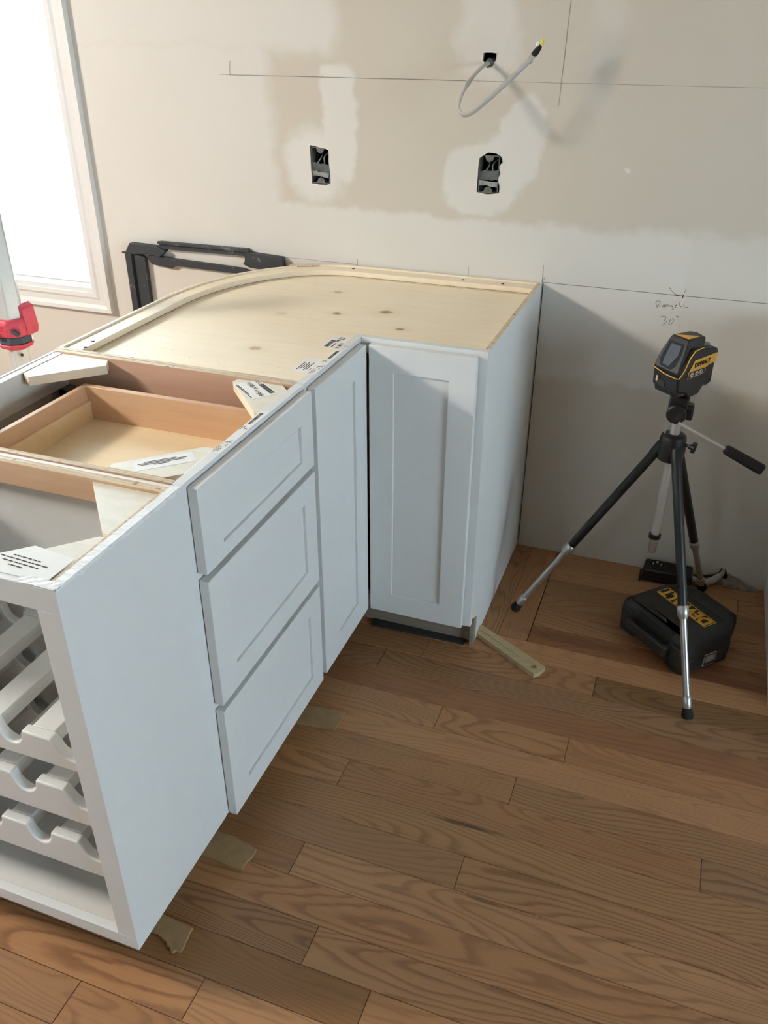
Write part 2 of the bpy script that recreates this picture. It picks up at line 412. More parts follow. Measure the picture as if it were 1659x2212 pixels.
wallbox('wall_left', XL-.12, XL, YF, .14, [], 'x')
wallbox('wall_right', XR, XR+.12, YF, .14, [(-3.9, -1.8, .60, 2.05)], 'x')
wallbox('wall_front', XL, XR, YF-.12, YF, [(-1.6, -1.0, 1.1, 1.75)], 'y')  # opening added, out of view, to let in extra fill light
obj('ceiling', bx(XL-.12, XR+.12, YF-.12, .14, HC, HC+.1), 'ceiling', kind='structure')
for nm, args in (('window_2', ('x', -3.9, -1.8, .60, 2.05)), ('fill_window_3', ('y', -1.6, -1.0, 1.1, 1.75))):  # the small front-wall one is added, unseen, to brighten camera-facing fronts
    ax, a, b, c, d = args; bm = B(); g = B()
    if ax == 'y':
        y = YF-.06
        for q in ((a, a+.05, c, d), (b-.05, b, c, d), (a+.05, b-.05, c, c+.05), (a+.05, b-.05, d-.05, d), ((a+b)/2-.02, (a+b)/2+.02, c+.05, d-.05)): box(bm, q[0], q[1], y-.02, y+.02, q[2], q[3])
        box(g, a+.05, b-.05, y-.003, y+.003, c+.05, d-.05)
    else:
        x = XR+.06
        for q in ((a, a+.07, c, d), (b-.07, b, c, d), (a+.07, b-.07, c, c+.08), (a+.07, b-.07, d-.07, d), ((a+b)/2-.04, (a+b)/2+.04, c+.08, d-.07)): box(bm, x-.02, x+.02, q[0], q[1], q[2], q[3])
        box(g, x-.003, x+.003, a+.07, b-.07, c+.08, d-.07)
    f = obj(nm, bm, 'trimpaint', kind='structure'); obj('pane', g, 'glass', f)

# window in view: casing with a stepped profile, jamb, sash, glass
wx0, wx1, wz0, wz1 = -2.62, -1.551, .693, 2.12
cas = B()
def casing_run(bm, a, b, inw, o0, o1):
    """profiled board between two corners in the wall plane; a,b inner corners, o0,o1 outer corners"""
    prof = [(0, 0.0), (0, .011), (.22, .014), (.34, .010), (.62, .012), (.80, .020), (1.0, .022), (1.0, 0.0)]
    ra = []; rb = []
    for t, h in prof:
        p = Vector(a).lerp(Vector(o0), t); q = Vector(b).lerp(Vector(o1), t)
        ra.append(bm.verts.new((p.x, -h, p.y))); rb.append(bm.verts.new((q.x, -h, q.y)))
    for i in range(len(prof)-1): bm.faces.new((ra[i], ra[i+1], rb[i+1], rb[i]))
    bm.faces.new(ra); bm.faces.new(rb[::-1])
cw = .068
I = [(wx0, wz0), (wx1, wz0), (wx1, wz1), (wx0, wz1)]; O = [(wx0-cw, wz0-cw+.006), (wx1+cw+.004, wz0-cw+.006), (wx1+cw+.004, wz1+cw), (wx0-cw, wz1+cw)]
for i in range(4): j = (i+1) % 4; casing_run(cas, I[i], I[j], 0, O[i], O[j])
win1 = obj('window_1', cas, 'trimpaint', kind='structure')
jb = B(); box(jb, wx0, wx0+.012, 0, .13, wz0, wz1); box(jb, wx1-.012, wx1, 0, .13, wz0, wz1); box(jb, wx0+.012, wx1-.012, 0, .13, wz0, wz0+.014); box(jb, wx0+.012, wx1-.012, 0, .13, wz1-.012, wz1)
obj('jamb', jb, 'trimpaint', win1)
sb = B()
for (a, b, c, d, y) in ((wx0+.012, wx1-.012, wz0+.014, 1.70, .07), (wx0+.012, wx1-.012, 1.68, wz1-.012, .10)):
    for q in ((a, a+.012, c, d), (b-.012, b, c, d), (a+.012, b-.012, c, c+.020), (a+.012, b-.012, d-.03, d)): box(sb, q[0], q[1], y-.015, y+.015, q[2], q[3])
obj('sash', sb, 'trimpaint', win1, bevel=.002)
g = B(); box(g, wx0+.024, wx1-.024, .068, .072, wz0+.034, 1.67); box(g, wx0+.024, wx1-.024, .098, .102, 1.70, wz1-.042); obj('pane', g, 'glass', win1)

# ceiling lamp (outside the frame) that throws the warm light and the long shadows
lamp = thing('ceiling_lamp', (-3.0, -2.2, HC), 'large round flush ceiling lamp with glowing warm diffuser', 'lamp')
bm = B(); lathe(bm, (-3.0, -2.2, HC), (0, 0, -1), [(0, .36), (.03, .36), (.03, .34)], 32); obj('base', bm, 'trimpaint', lamp)
bm = B(); lathe(bm, (-3.0, -2.2, HC-.03), (0, 0, -1), [(0, .34), (.015, .33), (.03, .28), (.036, .05)], 32); obj('diffuser', bm, 'lampglass', lamp, smooth=True)
ld = bpy.data.lights.new('bulb', 'AREA'); ld.shape = 'DISK'; ld.size = .62; ld.energy = 165; ld.color = (1.0, .945, .865)
lo = bpy.data.objects.new('bulb', ld); COL.objects.link(lo); lo.parent = lamp; lo.location = (0, 0, -.075)
lo.rotation_euler = Vector((2.2, .9, -1.4)).to_track_quat('-Z', 'Y').to_euler()

# pencil marks on the wall
def marks(segs, wd, mat, name='pencil_line'):
    bm = B()
    for s in segs: stroke(bm, s, wd, lambda u, v, d: (u, d, v), -.0006)
    return obj(name, bm, mat, wall)
def wavy(a, b, n, k, seed):
    r = random.Random(seed); return [(a[0]+(b[0]-a[0])*i/n, a[1]+(b[1]-a[1])*i/n+r.uniform(-k, k)) for i in range(n+1)]
marks([wavy((-.800, .878), (-.565, .8775), 6, .0003, 1)], .0012, 'pencil_soft')
marks([wavy((0.0, .8775), (.3846, .8768), 12, .0003, 2), wavy((.3846, .8768), (.80, .879), 12, .0003, 3)], .0016, 'pencil')
marks([wavy((-.9836, 1.382), (-.95, 1.382), 3, .0003, 9)], .0010, 'pencil_soft')
marks([wavy((-.955, 1.382), (-.25, 1.3825), 20, .0003, 4)], .0015, 'pencil')
marks([wavy((-.25, 1.3825), (.60, 1.3838), 22, .0003, 5), wavy((.006, 1.62), (-.001, 1.33), 8, .0005, 6)], .0012, 'pencil_soft')
marks([[(-.950, 1.383), (-.950, 1.40), (-.947, 1.418)]], .0013, 'pencil')
marks([[(-.662, 1.379), (-.662, 1.386)], [(-.216, 1.379), (-.216, 1.386)]], .0012, 'pencil_soft')
marks([[(-.5639, .874), (-.5639, .893)], [(-.2167, .876), (-.2175, .901)], [(0, .876), (.0005, .900), (-.001, .925)], [(.0005, .879), (.008, .892)]], .0014, 'pencil')
marks([[(.344, .897), (.352, .888), (.364, .879), (.372, .876)], [(.389, .8975), (.3855, .885)]], .0013, 'pencil')
marks([[(.362, .8785), (.374, .876)], [(.3838, .8700), (.3842, .8805)]], .0024, 'pencil_dark')
marks([wavy((.0035, .876), (.004, .02), 30, .0, 8)], .0026, 'pencil_dark', 'scribe_line')
# hand written "Range CL / 30"" traced in wall coordinates
def wr(px):            # pixel of the 140x100 crop enlarged 11.85 times -> wall plane
    out = []
    for u, v in px:
        U, V = 1380+u/11.85, 620+v/11.85
        x = .3846 + (U-1476)/1.0*.001193 + (V-640)*.000185
        z = .8759 - (V-640)/1.0*.001155 + (U-1476)*.000100
        out.append((x, z))
    return out
marks([wr(q) for q in [
    [(470, 580), (445, 480), (430, 430), (455, 385), (510, 375), (550, 395), (545, 440), (490, 505), (455, 515), (555, 528)],
    [(600, 515), (640, 480), (665, 490), (655, 535), (610, 545), (600, 520)], [(655, 490), (675, 540)],
    [(690, 545), (695, 490), (735, 475), (760, 500), (765, 530)], [(840, 490), (880, 560), (895, 590), (850, 600)], [(800, 490), (830, 540), (860, 520)],
    [(930, 510), (985, 480), (975, 470), (935, 500), (945, 545), (995, 550)],
    [(1115, 390), (1060, 400), (1040, 450), (1060, 510), (1100, 540)], [(1165, 420), (1150, 500), (1165, 560), (1210, 545), (1260, 535)],
    [(545, 835), (620, 805), (690, 815), (695, 850), (650, 925), (715, 950), (700, 985), (605, 1055)],
    [(855, 860), (895, 880), (885, 950), (830, 1035), (770, 1030), (790, 960), (820, 880)],
    [(965, 790), (1015, 800), (1005, 835), (975, 820), (970, 795)]]], .0013, 'pencil', 'handwriting')

# ------------------------------------------------------------------ floor
floor = obj('floor', bx(XL, XR, YF, .14, -.06, -.019), 'slate', kind='structure')
PW = .0835; Y0 = -1.0843                       # row k spans Y0-k*PW down to Y0-(k+1)*PW
GAP = .0009
def plank_mesh(L, Wd):
    bm = B(); b = .0011; h = .019
    x0, x1, y0, y1 = 0, L-GAP, -Wd+GAP, 0
    lo = [bm.verts.new(p) for p in ((x0, y0, -h), (x1, y0, -h), (x1, y1, -h), (x0, y1, -h))]
    mi = [bm.verts.new(p) for p in ((x0, y0, -b), (x1, y0, -b), (x1, y1, -b), (x0, y1, -b))]
    hi = [bm.verts.new(p) for p in ((x0+b, y0+b, 0), (x1-b, y0+b, 0), (x1-b, y1-b, 0), (x0+b, y1-b, 0))]
    for A, C in ((lo, mi), (mi, hi)):
        for i in range(4): j = (i+1) % 4; bm.faces.new((A[i], A[j], C[j], C[i]))
    bm.faces.new(hi)
    me = bpy.data.meshes.new('plank'); bmesh.ops.recalc_face_normals(bm, faces=bm.faces); bm.to_mesh(me); bm.free(); me.materials.append(M['oak']); return me
joints = {-8: [], -7: [], -6: [-.12, .347], -5: [-.222], -4: [], -3: [-.007, .3155], -2: [], -1: [.221], 0: [-.163, .634], 1: [], 2: [.165], 3: [-.165], 4: [], 5: [-.058], 6: [.0815], 7: [-.212], 8: [-.422]}
tint = {(-6, .347): (.62, .60, .50), (6, -1): (.72, .68, .56), (-3, .3155): (1.04, .98, .90), (-4, -9): (.80, .70, .66), (1, -9): (.93, .93, .86), (-3, -.007): (1.06, 1.02, .94), (-1, -9): (.97, .95, .88)}
def tone(r):
    k = r.choice([.80, .88, .94, 1.0, 1.06, .85, 1.09]); g = r.uniform(-.015, .045)
    return (k+g, k, k-g-.01)
rnd = random.Random(11)
plank_cache = {}
def add_plank(x0, x1, ytop, wd, col, rz=0):
    L = round(x1-x0, 4); key = (L, wd)
    if key not in plank_cache: plank_cache[key] = plank_mesh(L, wd)
    o = bpy.data.objects.new('plank', plank_cache[key]); COL.objects.link(o); o.parent = floor
    o.location = (x0, ytop, -rnd.uniform(0, .0003)); o.rotation_euler = (0, 0, rz); o.color = (*col, 1)
    return o
for k in range(-13, 12):
    yt = Y0-k*PW
    xl = .14 if k <= -8 else -1.35
    if k <= -8:
        cuts = [.14] + ({-8: [1.05], -9: [.95], -10: [.62], -11: [.9], -12: [.7], -13: [.98], -7: [.78]}[k]) + [1.5]
    else:
        js = list(joints.get(k, [])); cuts = list(js)
        a = (min(js) if js else rnd.uniform(-.9, -.7))
        if not js: cuts.append(a)
        while a > xl+.35: a -= rnd.uniform(.55, .95); cuts.append(max(a, xl))
        a = max(js) if js else -.5
        a = max(a, .0)+rnd.uniform(.75, 1.1)
        while a < 1.45: cuts.append(a); a += rnd.uniform(.6, 1.0)
        cuts += [xl, 1.5]
    cuts = sorted(set(round(c, 4) for c in cuts))
    cuts = [c for i, c in enumerate(cuts) if i == 0 or c-cuts[i-1] > .05]
    for a, b in zip(cuts, cuts[1:]):
        c = tone(rnd)
        for (kk, jx), cc in tint.items():
            if kk == k and (abs(a-jx) < .01 or (jx == -9 and a < .2 < b) or (jx == -1 and a < -.3 < b)): c = cc
        if k == -8 and a == .14: c = (.68, .54, .48)
        yt2 = min(yt, -.0015); wd = PW if yt <= 0 else PW-(yt+.0015)
        if wd < .02: continue
        add_plank(a, b, yt2, round(wd, 4), c)
# header boards beside the corner cabinet, running the other way, and what lies under the cabinets
for i, (xx, yy, L) in enumerate([(.1385, -.4995, .497), (.0555, -.4995, .497), (-.0275, -.4995, .497)]):
    o = add_plank(0, L, 0, PW, [(.90, .84, .78), (.86, .82, .76), (.9, .86, .8)][i]); o.location = (xx-PW+PW, yy, 0); o.rotation_euler = (0, 0, math.pi/2)
    o.location = (xx-PW, yy, 0)
for i in range(7):
    yy = -.0015-i*PW; wd = PW if i < 5 else .0815
    if yy-PW < -.5: wd = round(.5+yy+.0, 4)
    if wd > .02: add_plank(-1.35, -.1115, yy, round(wd, 4), tone(rnd))
# the rest of the room's floor, too far off to be told apart from here
bm = B(); hb = -.0003
def field(x0, x1, y0, y1):
    y = y1; r = random.Random(5)
    while y > y0+.01:
        x = x0+0.0; ye = max(y-PW, y0)
        while x < x1-.01:
            xe = min(x+r.uniform(.6, 1.2), x1); box(bm, x, xe-.001, ye+.001, y, -.019, hb); x = xe
        y = ye
field(XL, -1.352, YF, -.0015); field(1.502, XR, YF, -.0015); field(-1.352, 1.502, YF, Y0-12*PW)
obj('plank_field', bm, 'oak', floor, kind='stuff')

# ------------------------------------------------------------------ shaker doors and drawer fronts
def shaker(name, parent, fn, u0, u1, v0, v1, w0, w1, rail, stile0, stile1=None, rec=.007, railb=None):
    """fn(u,v,w) world; w0 back, w1 front"""
    stile1 = stile0 if stile1 is None else stile1; railb = rail if railb is None else railb
    a0, a1, b0, b1 = u0+stile0, u1-stile1, v0+railb, v1-rail
    bm = B()
    def q(U0, U1, V0, V1, W): return [bm.verts.new(fn(u, v, W)) for u, v in ((U0, V0), (U1, V0), (U1, V1), (U0, V1))]
    ob, of, inf, inb = q(u0, u1, v0, v1, w0), q(u0, u1, v0, v1, w1), q(a0, a1, b0, b1, w1), q(a0, a1, b0, b1, w0)
    for A, C in ((ob, of), (of, inf), (inf, inb), (inb, ob)):
        for i in range(4): j = (i+1) % 4; bm.faces.new((A[i], A[j], C[j], C[i]))
    d = obj(name, bm, 'white', parent, bevel=.0014)
    bm = B(); W = w1-rec; e = .0
    A = [bm.verts.new(fn(u, v, w0+.003)) for u, v in ((a0, b0), (a1, b0), (a1, b1), (a0, b1))]; C = [bm.verts.new(fn(u, v, W)) for u, v in ((a0, b0), (a1, b0), (a1, b1), (a0, b1))]
    bm.faces.new(A[::-1]); bm.faces.new(C)
    for i in range(4): j = (i+1) % 4; bm.faces.new((A[i], A[j], C[j], C[i]))
    obj('panel', bm, 'white', d)
    return d
FX = lambda u, v, w: (w, u, v)      # front faces +x: u=y, v=z
FY = lambda u, v, w: (u, -w, v)     # front faces -y: u=x, v=z, w=-y
H = .876
bars = lambda bm, rects, fn, d: [prism(bm, [(a, c), (b, c), (b, e), (a, e)], fn, d, d+.0002) for a, b, c, e in rects]

# ---- corner cabinet
cc = thing('corner_cabinet', (-.46, -.47, 0), 'white L-shaped corner base cabinet with bare plywood top and curved back against the wall', 'cabinet')
W1, D1, L1 = -.307, -.62, -.94
obj('side_panel', (lambda bm: (prism(bm, [(-.004, 0), (-.545, 0), (-.545, .085), (-.601, .113), (-.601, H), (-.004, H)], YZ, -.012, 0), bm)[1])(B()), 'white', cc, bevel=.0006)
obj('panel_edge', bx(-.0115, -.0008, -.600, -.006, H, H+.0006), 'ply_top', cc, label='bare splintered plywood top edge')
fr = B()
box(fr, W1, 0, D1, -.601, .838, H); box(fr, -.038, 0, D1, -.601, .10, .838); box(fr, W1, -.038, D1, -.601, .10, .138)
box(fr, -.326, W1, L1, -.601, .838, H); box(fr, -.326, W1, L1, L1+.038, .10, .838); box(fr, -.326, W1, L1+.038, -.601, .10, .138)
obj('face_frame', fr, 'white', cc, bevel=.0008)
shaker('door', cc, FY, -.281, -.0205, .105, .866, .622, .641, .063, .062, .064)
shaker('door', cc, FX, -.932, -.642, .105, .866, -.305, -.286, .063, .092, .072)
obj('toe_kick', bx(-.39, -.006, -.557, -.545, .003, .105), 'kickboard', cc, label='bare grey-brown toe kick board')
obj('toe_block', bx(-.010, -.0005, -.575, -.5455, .0, .10), 'kickboard', cc)
obj('toe_kick', bx(-.39, -.38, -.94, -.557, .003, .105), 'kickboard', cc)
outer = [(0.0-.012, -.004), (-.25, -.005), (-.45, -.007)] + [(-.55-.375*math.sin(a), -.5+.492*math.cos(a)) for a in [math.radians(d) for d in range(4, 90, 5)]] + [(-.925, -.5), (-.925, -.72), (-.925, L1+.0125)]
def offset(pts, d):
    out = []
    for i, p in enumerate(pts):
        a = Vector(pts[max(i-1, 0)]); b = Vector(pts[min(i+1, len(pts)-1)]); t = (b-a).normalized(); n = Vector((-t.y, t.x)); out.append(tuple(Vector(p)+n*d))
    return out
def band(pa, pb, z0, z1):
    bm = B(); n = len(pa)
    q = [[bm.verts.new((p[0], p[1], z)) for p in pp] for pp, z in ((pa, z0), (pb, z0), (pb, z1), (pa, z1))]
    for i in range(n-1):
        for r in range(4): bm.faces.new((q[r][i], q[(r+1) % 4][i], q[(r+1) % 4][i+1], q[r][i+1]))
    bm.faces.new([q[r][0] for r in range(4)]); bm.faces.new([q[r][-1] for r in (3, 2, 1, 0)])
    return bm
inner = offset(outer, .007); rim = offset(outer, .052); rim[0] = (-.0125, -.056); inner[0] = (-.012, -.011)
rim[-1] = (rim[-1][0], L1+.0125); inner[-1] = (inner[-1][0], L1+.0125)
bp_ = obj('back_panel', band(outer, inner, 0.0, H), 'ply_rim', cc)
obj('rim_strip', band(inner, rim, .857, .8715), 'ply_rim', cc, bevel=.0006)
rim2 = offset(outer, .0545); rim2[0] = (-.0125, -.0585); rim2[-1] = (rim2[-1][0], L1+.0125)
obj('rim_strip', band(inner, rim2, .8535, .8568), 'ply_edge', cc)
dk = B(); pts = [p for p in inner] + [(-.326, L1+.0125), (-.326, -.601), (-.0125, -.601)]
prism(dk, pts, XY, .842, .8535); obj('top_deck', dk, 'ply', cc)
obj('side_panel', bx(-.925, -.326, L1+.0003, L1+.012, .10, H), 'white_in', cc)
obj('panel_edge', bx(-.925, -.327, L1+.0008, L1+.0115, H, H+.0006), 'ply_top', cc)
obj('cleat', bx(-.80, -.34, L1+.0122, L1+.020, .857, .8660), 'ply_edge', cc)
def sticker(parent, x0, x1, y0, y1, z, prints, corner=None, rot=0.0, text=None, mat='paper'):
    c = Vector(((x0+x1)/2, (y0+y1)/2, 0)); R = Matrix.Rotation(rot, 4, 'Z')
    T = Matrix.Translation(c) @ R @ Matrix.Translation(-c)
    bm = bx(x0, x1, y0, y1, z, z+.0003); bmesh.ops.transform(bm, matrix=T, verts=bm.verts)
    s = obj('sticker', bm, mat, parent)
    if prints or text:
        bm = B(); bars(bm, prints, XY, z+.0003)
        bmesh.ops.transform(bm, matrix=T, verts=bm.verts)
        for (tx, st, size, xx, yy, xd) in (text or []):
            Mx = T @ frame4((xx, yy, z+.0006), xd, (-xd[1], xd[0], 0)); textbm(bm, st, size, Mx, .0001, bold=size*.004)
        obj('print', bm, 'ink', s, kind='stuff')
    return s
def hatch(x0, x1, y0, y1, n, axis='y', duty=.6, seed=0):
    r = random.Random(seed); out = []
    for i in range(n):
        if axis == 'y': a = y0+(y1-y0)*i/n; out.append((x0, x1, a, a+(y1-y0)/n*r.uniform(duty-.25, duty+.25)))
        else: a = x0+(x1-x0)*i/n; out.append((a, a+(x1-x0)/n*r.uniform(duty-.25, duty+.25), y0, y1))
    return out
dz = .8536
sticker(cc, -.394, -.343, -.660, -.576, dz, hatch(-.389, -.378, -.655, -.605, 26, seed=1)+[(-.372, -.369, -.655, -.625), (-.346, -.3445, -.655, -.580), (-.366, -.363, -.598, -.585)],
        text=[(0, '94614', .015, -.372, -.600, (0, 1, 0)), (0, 'N 8811', .013, -.355, -.638, (0, 1, 0))])
sticker(cc, -.393, -.338, -.828, -.738, dz, [(-.386+i*.0052, -.386+i*.0052+.0022, -.815+(i % 3)*.006, -.765-(i % 2)*.008) for i in range(5)]+[(-.357, -.3553, -.812, -.800)])
ft = H+.0002
def frame_sticker(parent, y0, y1, seed, teal=True):
    s = sticker(parent, -.3255, -.3078, y0, y1, ft, hatch(-.3225, -.3155, y1-.062, y1-.008, 34, seed=seed) + [(-.3245, -.3232, y1-.088, y1-.073), (-.3205, -.3192, y1-.082, y1-.070),
        (-.3245, -.3235, y0+.004, y0+.032), (-.3210, -.3200, y0+.006, y0+.030), (-.3175, -.3165, y0+.008, y0+.024), (-.3140, -.3130, y0+.030, y0+.040)], text=[(0, 'F', .009, -.3135, y1-.082, (0, 1, 0))])
    bm = B(); c = y0+.048; bars(bm, [(-.3255, -.311, c-.001, c+.001)], XY, ft+.0003); obj('mark', bm, 'teal' if teal else 'ink', s)
    bm = B(); stroke(bm, [(-.322, c-.012), (-.317, c), (-.312, c+.010)], .0012, XY, ft+.0006); obj('mark', bm, 'red_mark' if teal else 'ink', s)
frame_sticker(cc, -.885, -.725, 4, False)
bm = B(); stroke(bm, [(-.320, -.700), (-.316, -.694), (-.313, -.700), (-.311, -.692)], .0016, XY, ft); obj('mark', bm, 'red_mark', cc)
# splinters and nail heads round the rim
bm = B()
for (x, y) in [(-.565, -.030), (-.222, -.034), (-.105, -.036), (-.875, -.90), (-.885, -.86)]:
    bm = B(); tube(bm, (x, y, .8715), (x, y, .8726), .005, .004, 10); obj('screw_head', bm, 'slate', cc)

obj('splinter', (lambda b: (prism(b, [(-.758, -.074), (-.70, -.052), (-.668, -.036), (-.672, -.046), (-.712, -.068), (-.748, -.086)], XY, .8716, .8766), b)[1])(B()), 'ply_edge', cc, label='torn piece of back panel folded over the rim')

# ---- drawer cabinet
dc = thing('drawer_cabinet', (-.62, -1.173, 0), 'white three-drawer base cabinet, top open, next to the corner cabinet', 'cabinet')
ya, yb = -.942, -1.406
obj('side_panel', bx(-.92, -.326, ya-.012, ya, .10, H), 'maple_dark', dc)
obj('panel_edge', bx(-.92, -.3265, ya-.0115, ya-.0005, H, H+.0006), 'ply_top', dc)
obj('side_panel', bx(-.92, -.326, yb, yb+.012, .10, H), 'maple_dark', dc)
obj('panel_edge', bx(-.92, -.3265, yb+.0005, yb+.0115, H, H+.0006), 'ply_top', dc)
obj('rabbet_strip', bx(-.905, -.345, yb+.0122, yb+.019, .835, .869), 'ply_edge', dc)
fr = B(); box(fr, -.326, W1, yb, ya, .838, H); box(fr, -.326, W1, ya-.030, ya, .10, .838); box(fr, -.326, W1, yb, yb+.030, .10, .838); box(fr, -.326, W1, yb+.03, ya-.03, .10, .13)
box(fr, -.326, W1, yb+.03, ya-.03, .685, .70); box(fr, -.326, W1, yb+.03, ya-.03, .386, .402)
obj('face_frame', fr, 'white', dc, bevel=.0008)
obj('back_panel', bx(-.92, -.914, yb+.012, ya-.012, .10, H), 'white_in', dc)
obj('back_rail', bx(-.9138, -.894, yb+.012, ya-.012, .80, .8745), 'white_in', dc, bevel=.0006)
obj('bottom_panel', bx(-.914, -.326, yb+.012, ya-.012, .115, .127), 'maple_bottom', dc)
obj('toe_kick', bx(-.392, -.38, yb, ya-.001, .0, .10), 'kickboard', dc)
def cblock(parent, pts, z0=.853, z1=.873, lab=None):
    bm = B(); prism(bm, pts, XY, z0, z1, 0, 1); return obj('corner_block', bm, ['block', 'block_edge'], parent, bevel=.0006, label=lab)
b1 = cblock(dc, [(-.8938, -.9545), (-.8938, -1.085), (-.868, -1.100), (-.757, -.984), (-.775, -.9545)])
b2 = cblock(dc, [(-.452, -.9545), (-.348, -.9545), (-.3265, -.978), (-.3265, -1.098), (-.340, -1.098), (-.455, -.972)], lab='corner block with a barcode sticker')
b3 = cblock(dc, [(-.462, -1.3865), (-.462, -1.374), (-.350, -1.262), (-.3265, -1.262), (-.3265, -1.362), (-.352, -1.3865)], lab='corner block with a white notice sticker')
b4 = cblock(dc, [(-.8938, -1.3865), (-.8938, -1.28), (-.87, -1.262), (-.755, -1.374), (-.755, -1.3865)])
s = sticker(dc, -.437, -.345, -1.022, -.964, .8731, [], rot=math.radians(-38))
R38 = Matrix.Rotation(math.radians(-38), 4, 'Z'); c0 = Vector((-.391, -.993, 0)); T38 = Matrix.Translation(c0) @ R38 @ Matrix.Translation(-c0)
bm = B(); bars(bm, hatch(-.408, -.352, -.978, -.967, 30, 'x', seed=6)+[(-.432, -.352, -1.0195, -1.0175), (-.432, -.372, -1.0165, -1.0145), (-.435, -.395, -.972, -.9705), (-.435, -.400, -.976, -.9745)], XY, .8734)
bmesh.ops.transform(bm, matrix=T38, verts=bm.verts)
textbm(bm, '94614', .014, T38 @ frame4((-.368, -.996, .8736), (-1, 0, 0), (0, -1, 0)), .0001, bold=.0001)
textbm(bm, 'N 8811', .014, T38 @ frame4((-.413, -.991, .8736), (-1, 0, 0), (0, -1, 0)), .0001, bold=.0001)
obj('print', bm, 'ink', s, kind='stuff')
s = sticker(dc, -.436, -.334, -1.356, -1.318, .8731, [(-.417+.0, -.362, -1.3300, -1.3278), (-.428, -.345, -1.3345, -1.3322), (-.424, -.350, -1.3390, -1.3367), (-.402, -.376, -1.3435, -1.3412)], rot=math.radians(43))
frame_sticker(dc, -1.285, -1.095, 7)
# drawers
for (z0, z1, rt, rb) in ((.700, .868, .056, .030), (.402, .685, .055, .054), (.102, .386, .052, .050)):
    shaker('drawer_front', dc, FX, -1.396, -.952, z0, z1, -.305, -.286, rt, .064, .054, railb=rb)
box_y0, box_y1 = -1.372, -1.018
dr = B(); zt, zb = .840, .748
box(dr, -.795, -.345, box_y1-.014, box_y1, zb, zt); box(dr, -.795, -.345, box_y0, box_y0+.014, zb, zt); box(dr, -.795, -.781, box_y0+.014, box_y1-.014, zb, zt); box(dr, -.345, -.330, box_y0, box_y1, zb, zt)
d1 = obj('drawer', dr, 'maple', dc, bevel=.002, label='open maple drawer box')
obj('drawer_bottom', bx(-.781, -.345, box_y0+.014, box_y1-.014, .757, .764), 'maple_bottom', d1)
obj('drawer_back_strip', bx(-.781, -.7765, box_y0+.014, box_y1-.014, .764, .806), 'maple_bottom', d1)
bm = B(); box(bm, -.90, -.34, ya-.024, ya-.0125, .742, .776); obj('slide', bm, 'mast', dc)
bm = B(); box(bm, -.893, -.875, ya-.05, ya-.0125, .70, .80); box(bm, -.893, -.845, ya-.05, ya-.045, .73, .80); obj('slide_bracket', bm, 'mastgrey', dc)

# ---- wine cabinet
wc = thing('wine_cabinet', (-.62, -1.56, 0), 'white open-front wine rack cabinet at the near end of the run', 'cabinet')
wa, wz = -1.7155, .100
xl_, xr_ = -.92, -.307
obj('side_panel', bx(xr_-.012, xr_+.0004, -1.7151, -1.4062, wz+.0002, H-.0004), 'white', wc)
obj('side_panel', bx(xl_, xl_+.012, -1.699, -1.4075, wz, H), 'white', wc)
bm = B(); box(bm, xl_, xr_, wa, -1.699, H-.040, H); box(bm, xl_, xr_, wa, -1.699, wz, wz+.030)
box(bm, xr_-.038, xr_, wa, -1.699, wz+.030, H-.040); box(bm, xl_, xl_+.038, wa, -1.699, wz+.030, H-.040)
obj('face_frame', bm, 'white', wc, bevel=.0010)
obj('back_panel', bx(xl_+.012, xr_-.012, -1.413, -1.4075, wz, .8745), 'white_in', wc)
obj('back_rail', bx(xl_+.012, xr_-.012, -1.430, -1.4132, .828, H), 'ply_rim', wc, bevel=.0006)
obj('rail_face', bx(xl_+.012, xr_-.012, -1.4312, -1.4302, .829, .872), 'maple', wc)
obj('panel_edge', bx(xl_+.012, xr_-.012, -1.4295, -1.4190, H, H+.0006), 'ply_top', wc)
obj('panel_edge', bx(xr_-.020, xr_-.012, -1.699, -1.4310, .862, H+.0003), 'ply_top', wc)
obj('bottom_panel', bx(xl_+.012, xr_-.012, -1.699, -1.413, .108, .124), 'white_in', wc)
b5 = cblock(wc, [(-.461, -1.4315), (-.322, -1.4315), (-.3195, -1.4345), (-.3265, -1.5655), (-.332, -1.5665), (-.352, -1.5555)], .852, .868)
b6 = cblock(wc, [(-.458, -1.6985), (-.458, -1.688), (-.345, -1.570), (-.3275, -1.570), (-.3275, -1.6985)], .852, .868)
cblock(wc, [(-.9075, -1.6985), (-.9075, -1.57), (-.89, -1.57), (-.78, -1.688), (-.78, -1.6985)], .852, .868)
# notice taped over the near corner block and the tape along the edge
bm = B(); prism(bm, [(-.470, -1.7045), (-.4705, -1.6985), (-.405, -1.634), (-.330, -1.6425), (-.3305, -1.7035)], XY, .8765, .8769)
s = obj('sticker', bm, 'paper', wc, label='white notice sheet stuck over the corner')
bm = B()
T = frame4((-.395, -1.674, .8771), (-1, .06, 0), (-.06, -1, 0))
for i, (a, b) in enumerate([(-.012, .012), (-.034, .030), (-.044, .040), (-.026, .024)]):
    x = a; r = random.Random(i)
    while x < b:
        l = r.uniform(.004, .010); q = bx(x, min(x+l, b), -.0011, .0011, 0, .0002); bmesh.ops.transform(q, matrix=T @ Matrix.Translation((0, .012-i*.0072, 0)), verts=q.verts)
        me = bpy.data.meshes.new('x'); q.to_mesh(me); q.free(); bm.from_mesh(me); bpy.data.meshes.remove(me); x += l+.002
obj('print', bm, 'ink', s, kind='stuff')
r = random.Random(3)
bm = B(); pa = []; pb = []
n = 60
